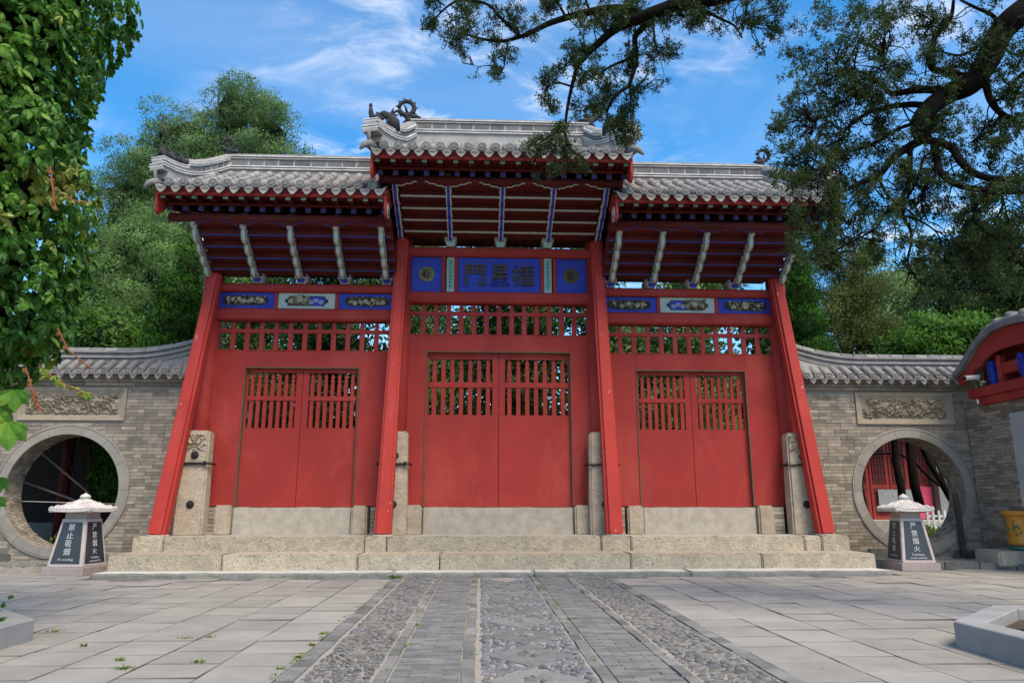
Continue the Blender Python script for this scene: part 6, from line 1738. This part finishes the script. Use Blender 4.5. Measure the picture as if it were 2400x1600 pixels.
# ------------------------------------------------------------------ juniper that overhangs from the right
jt = thing('overhanging_juniper', 'old juniper with gnarled dark limbs overhanging from the upper right', 'tree', (6.6, 6.9, .2))
jb = MB()
def limb(px, Y, w, Yend=None, n=8):
    k = len(px); P = []
    for i, (x, y) in enumerate(px):
        yy = Y + ((Yend if Yend is not None else Y) - Y) * i / max(1, k - 1) + .05 * sin(i * 2.3)
        P.append(at(x, y, yy))
    # smooth the polyline
    Q = []; W = []
    for i in range(k - 1):
        p0, p1, p2, p3 = P[max(i - 1, 0)], P[i], P[i + 1], P[min(i + 2, k - 1)]
        for s in range(4):
            t = s / 4
            Q.append(0.5 * ((2 * p1) + (p2 - p0) * t + (2 * p0 - 5 * p1 + 4 * p2 - p3) * t * t + (3 * p1 - p0 - 3 * p2 + p3) * t ** 3)); W.append(w[0] + (w[1] - w[0]) * (i + t) / (k - 1))
    Q.append(P[-1]); W.append(w[1])
    jb.tube(Q, [max(.003, wi * .5 * q.y / FPX) for wi, q in zip(W, Q)], n)
    return Q
JL = []
JL += limb(((2600, -60), (2480, -20), (2387, 36), (2343, 80), (2312, 147), (2276, 196), (2227, 219), (2182, 250), (2155, 290), (2164, 328)), 7.1, (80, 40), 7.4, 10)
JL += limb(((2164, 326), (2124, 348), (2088, 375), (2057, 415), (2012, 429), (1986, 446)), 7.4, (26, 8), 7.5)
JL += limb(((2160, 325), (2227, 344), (2249, 375), (2280, 404), (2334, 420), (2420, 418)), 7.4, (22, 16), 7.0)
JL += limb(((2190, 340), (2198, 380), (2205, 405), (2236, 429), (2280, 442), (2410, 452)), 7.4, (20, 15), 7.0)
JL += limb(((2227, 215), (2173, 210), (2129, 214), (2088, 219), (2057, 192), (2020, 186)), 7.3, (26, 6), 7.7)
JL += limb(((2276, 190), (2227, 170), (2182, 156), (2191, 89), (2227, 45), (2235, 0)), 7.3, (24, 8), 7.0)
JL += limb(((2310, 190), (2320, 232), (2343, 263), (2374, 281), (2384, 290)), 7.2, (20, 12), 7.2)
JL += limb(((2350, 268), (2325, 300), (2300, 318), (2280, 332)), 7.2, (14, 7), 7.2)
JL += limb(((2182, 250), (2140, 245), (2088, 250), (2039, 263), (1990, 295), (1970, 330)), 7.4, (20, 5), 7.8)
JL += limb(((2150, 290), (2110, 300), (2060, 330), (2010, 350), (1950, 360)), 7.4, (12, 5), 7.8)
JL += limb(((2133, 345), (2131, 424), (2115, 464), (2117, 509), (2133, 536), (2135, 571), (2128, 616), (2151, 656), (2170, 670)), 7.4, (14, 3), 7.5, 6)
JL += limb(((2280, 442), (2285, 504), (2294, 527), (2334, 562), (2387, 612), (2420, 640)), 7.2, (14, 7), 7.2, 6)
JL += limb(((2057, 415), (2079, 455), (2106, 478), (2128, 460), (2150, 420), (2165, 370)), 7.45, (9, 6), 7.4, 6)
JL += limb(((2106, 478), (2070, 504), (2057, 531), (2010, 560), (1960, 585)), 7.45, (8, 4), 7.6, 6)
JL += limb(((2117, 505), (2160, 520), (2195, 545), (2210, 580)), 7.45, (6, 3), 7.5, 5)
JL += limb(((2135, 560), (2165, 570), (2185, 560)), 7.45, (7, 4), 7.5, 5)
JL += limb(((2128, 616), (2130, 640), (2120, 670)), 7.45, (5, 3), 7.5, 5)
JL += limb(((2200, 400), (2170, 440), (2160, 480), (2175, 520)), 7.4, (8, 3), 7.5, 5)
JL += limb(((2285, 504), (2260, 540), (2270, 580), (2300, 620)), 7.2, (7, 3), 7.3, 5)
JL += limb(((2343, 430), (2350, 480), (2330, 520)), 7.1, (8, 4), 7.1, 5)
JL += limb(((2343, 80), (2330, 40), (2290, 20), (2250, 0)), 7.1, (14, 6), 7.0, 6)
JL += limb(((2387, 36), (2340, 60), (2290, 110), (2250, 130), (2200, 120)), 7.1, (12, 5), 7.3, 6)
JL += limb(((2400, 170), (2370, 200), (2350, 230), (2330, 236)), 7.0, (12, 6), 7.1, 6)
# the long bough over the middle roof
JL += limb(((2200, -420), (1900, -160), (1750, -30), (1619, 6), (1565, 18), (1506, 39), (1446, 65), (1417, 89), (1384, 119), (1354, 152)), 7.6, (52, 14), 8.6, 8)
JL += limb(((1354, 150), (1348, 173), (1339, 208), (1330, 253), (1326, 286), (1326, 321), (1336, 348), (1350, 362)), 8.6, (13, 4), 8.7, 6)
JL += limb(((1328, 300), (1307, 310), (1283, 324), (1253, 342)), 8.65, (7, 3), 8.6, 5)
JL += limb(((1510, 35), (1440, 20), (1360, 33), (1327, 42), (1283, 57), (1238, 80), (1220, 86), (1179, 97), (1131, 92), (1090, 80)), 8.3, (24, 5), 8.8, 7)
JL += limb(((1220, 86), (1190, 57), (1167, 36), (1149, 15), (1119, 4), (1068, 4), (1024, 39), (1015, 60)), 8.6, (11, 4), 8.7, 6)
JL += limb(((1423, 80), (1412, 60), (1398, 42), (1380, 20), (1370, -10)), 8.5, (14, 6), 8.4, 6)
JL += limb(((1530, 35), (1506, 65), (1488, 89), (1491, 125), (1488, 155), (1479, 185), (1473, 202), (1455, 214), (1434, 238), (1423, 262), (1426, 283), (1440, 312), (1446, 333)), 8.3, (18, 3), 8.6, 6)
JL += limb(((1475, 200), (1479, 232), (1476, 256), (1470, 270)), 8.55, (5, 3), 8.6, 5)
JL += limb(((1479, 137), (1440, 152), (1396, 176), (1370, 190)), 8.45, (9, 4), 8.6, 5)
JL += limb(((1530, 45), (1533, 83), (1539, 116), (1555, 130)), 8.3, (7, 4), 8.3, 5)
JL += limb(((1345, 205), (1310, 195), (1285, 205), (1275, 235)), 8.6, (6, 3), 8.6, 5)
JL += limb(((1190, 95), (1185, 130), (1180, 160), (1165, 180)), 8.7, (5, 3), 8.7, 5)
JL += limb(((1327, 42), (1310, 10), (1300, -10)), 8.5, (8, 5), 8.5, 5)
JL += limb(((1619, 6), (1680, 40), (1720, 60), (1740, 90)), 8.0, (10, 4), 8.1, 5)
# trunk outside the frame
tr_top = at(2600, -60, 7.1); kb = at(2200, -420, 7.6)
jb.tube([(6.6, 6.9, .1), (6.55, 6.9, 1.6), (6.45, 6.95, 3.4), tuple(tr_top)], [.42, .34, .30, .20], 12)
jb.tube([tuple(tr_top), tuple(tr_top.lerp(kb, .5) + Vector((0, 0, .5))), tuple(kb)], [.2, .17, .13], 10)
# foliage: tufts of scale-leaved twigs gathered round the limbs
JF = ((1950, 480, 34, 7.6, 60), (1930, 560, 40, 7.6, 70), (1985, 470, 36, 7.6, 60), (1880, 590, 30, 7.7, 50), (1990, 110, 95, 7.8, 300), (1940, 200, 90, 7.9, 300), (1905, 290, 85, 7.9, 280), (1880, 350, 80, 7.9, 240), (1890, 420, 75, 7.8, 240), (1910, 490, 70, 7.7, 230), (1890, 540, 45, 7.6, 110), (1960, 540, 40, 7.7, 90), (1990, 300, 90, 7.8, 250), (1990, 390, 70, 7.7, 190), (2060, 170, 70, 7.6, 170), (2080, 70, 90, 7.5, 240), (1960, 30, 70, 7.7, 180), (2160, 70, 60, 7.3, 130), (2040, 240, 60, 7.7, 130), (2060, 320, 55, 7.6, 90),
      (2040, 20, 60, 7.3, 130), (2230, 30, 40, 7.1, 60), (2280, 110, 45, 7.1, 60), (2200, 150, 40, 7.2, 50), (2250, 290, 40, 7.4, 45), (2090, 410, 45, 7.5, 60), (2110, 450, 35, 7.5, 35), (2180, 440, 40, 7.4, 50), (2030, 540, 45, 7.6, 80), (2060, 570, 35, 7.6, 60), (2160, 560, 30, 7.5, 40), (2200, 600, 50, 7.5, 100), (2150, 620, 35, 7.5, 50), (2290, 600, 60, 7.3, 150), (2250, 540, 40, 7.3, 70), (2340, 640, 60, 7.2, 150), (2390, 560, 50, 7.1, 110), (2385, 470, 45, 7.0, 90), (2380, 400, 50, 7.0, 110), (2390, 310, 40, 7.0, 60), (2385, 200, 45, 6.9, 90), (2390, 120, 40, 6.9, 70), (2320, 300, 30, 7.2, 30), (1850, 300, 30, 8.0, 50), (1845, 120, 18, 8.0, 16), (1870, 130, 22, 8.0, 22),
      (1110, 30, 34, 8.7, 60), (1085, 75, 42, 8.7, 80), (1060, 85, 28, 8.7, 45), (1120, 75, 30, 8.7, 50), (1190, 125, 24, 8.7, 36), (1165, 172, 17, 8.7, 24), (1010, 55, 18, 8.7, 30), (1015, 5, 22, 8.7, 40), (1080, 125, 14, 8.7, 18), (1260, 30, 32, 8.5, 50), (1205, 30, 24, 8.6, 30), (1290, 10, 26, 8.5, 40), (1395, 15, 50, 8.3, 110), (1440, 62, 50, 8.4, 100), (1500, 20, 55, 8.2, 130), (1375, 55, 26, 8.4, 40), (1340, 112, 24, 8.5, 40), (1355, 130, 16, 8.5, 24), (1285, 185, 26, 8.6, 50), (1275, 232, 15, 8.6, 22), (1310, 165, 20, 8.6, 30), (1392, 175, 20, 8.5, 30), (1420, 205, 20, 8.6, 30), (1395, 250, 22, 8.6, 55), (1432, 218, 14, 8.6, 18), (1445, 285, 24, 8.6, 50), (1470, 255, 18, 8.6, 36), (1455, 330, 16, 8.6, 24), (1312, 305, 20, 8.6, 36), (1290, 338, 26, 8.6, 50), (1255, 345, 26, 8.6, 55), (1330, 345, 22, 8.7, 40), (1300, 398, 11, 8.6, 16), (1530, 128, 16, 8.3, 28), (1524, 165, 11, 8.3, 14), (1538, 205, 9, 8.3, 9), (1555, 185, 6, 8.3, 5), (1482, 120, 22, 8.4, 36), (1480, 160, 18, 8.5, 28), (1400, 120, 18, 8.5, 22), (1600, 35, 40, 8.1, 80), (1660, 25, 45, 8.0, 110), (1740, 18, 50, 7.9, 130), (1800, 25, 40, 7.9, 80), (1620, 60, 16, 8.1, 22), (1840, 50, 45, 7.9, 90), (1780, 115, 9, 8.0, 10), (1490, 60, 25, 8.3, 34), (1350, 10, 22, 8.4, 30))
jr = np.random.RandomState(9); LV = []
# crooked twigs growing from the limbs
tgr = random.Random(31); TIPS = []; TWP = []; base_pts = [p for p in JL if in_frame(p)]
def twig(p, d, L, r0, lev):
    pts = [p.copy()]; n = 6; q = p.copy(); d = d.copy()
    for i in range(n):
        d = (d + Vector((tgr.gauss(0, .38), tgr.gauss(0, .30), tgr.gauss(-.06, .38)))).normalized(); q = q + d * (L / n); pts.append(q.copy())
        if lev < 2 and i > 0 and tgr.random() < .55:
            twig(q, (d + Vector((tgr.gauss(0, .9), tgr.gauss(0, .6), tgr.gauss(-.1, .9)))).normalized(), L * tgr.uniform(.35, .6), r0 * .55, lev + 1)
    jb.tube(pts, [r0 * (1 - .75 * i / n) for i in range(n + 1)], 5 if lev == 0 else 4, False)
    TIPS.append(pts[-1]); TIPS.append(pts[-3]); TWP.extend(pts[1:])
for i in range(210):
    p = tgr.choice(base_pts); x, y = in_frame(p)
    if x < 1650 and tgr.random() < .55: continue
    twig(p, Vector((tgr.gauss(0, 1), tgr.gauss(0, .5), tgr.gauss(-.3, .8))).normalized(), tgr.uniform(.25, .75) * (.6 if x < 1650 else 1), tgr.uniform(.006, .012), 0)
limb_arr = np.array([tuple(p) for p in JL] + [tuple(p) for p in TWP])
tw = random.Random(4)
JG = []
for (px, py, rad, Y, n) in JF:          # large masses fall apart into many small tufts with gaps between them
    if rad < 30: JG.append((px, py, rad, Y, n)); continue
    k = max(3, int(rad * rad / 330))
    for i in range(k):
        a, d = tw.uniform(0, 2 * pi), rad * sqrt(tw.random()) * 1.12
        JG.append((px + d * cos(a), py + d * sin(a) * 1.0, tw.uniform(11, 23), Y + tw.uniform(-.35, .35), max(3, int(n / k * .72))))
for tp in TIPS:
    if tgr.random() < .20: JG.append((tp, None, tgr.uniform(5, 10), tp.y, tgr.randint(2, 6)))
for (px, py, rad, Y, n) in JG:
    c = np.array(tuple(px)) if py is None else np.array(at(px, py, Y)); R_ = rad * Y / FPX
    n = int(n * 1.5)
    for q in range(max(2, n // 9) if py is not None else 0):           # twigs from the nearest limb into the tuft
        e = c + jr.normal(size=3) * R_ * .6
        i = jr.choice(np.argsort(((limb_arr - e) ** 2).sum(1))[:14]); s = limb_arr[i]
        if np.linalg.norm(e - s) < .45:
            mid = (s + e) / 2 + jr.normal(size=3) * .04 + np.array((0, 0, .03))
            jb.tube([tuple(s), tuple(mid), tuple(e)], [.009, .006, .003], 4, False)
    # sprays: each a short spine with blades on both sides
    d = unit(jr.normal(size=(n, 3))); u = jr.uniform(.05, 1.0, (n, 1)) ** .55
    pos = c + d * u * R_ * np.array((1, .8, 1))
    spine = unit(d * .5 + jr.normal(size=(n, 3)) * .6 + np.array((0, 0, .1)))
    m = 17; t = jr.uniform(0, 1, (n, m, 1))
    L = .085
    base = pos[:, None, :] + spine[:, None, :] * t * L + jr.normal(size=(n, m, 3)) * .012
    ax = unit((spine[:, None, :] * .8 + jr.normal(size=(n, m, 3)) * .7).reshape(-1, 3))
    bs = base.reshape(-1, 3); sd = unit(np.cross(ax, jr.normal(size=ax.shape)))
    l = jr.uniform(.018, .042, (len(bs), 1)); w = jr.uniform(.004, .009, (len(bs), 1))
    LV.append(np.stack((bs, bs + ax * l * .5 + sd * w, bs + ax * l, bs + ax * l * .5 - sd * w), 1).reshape(-1, 3))
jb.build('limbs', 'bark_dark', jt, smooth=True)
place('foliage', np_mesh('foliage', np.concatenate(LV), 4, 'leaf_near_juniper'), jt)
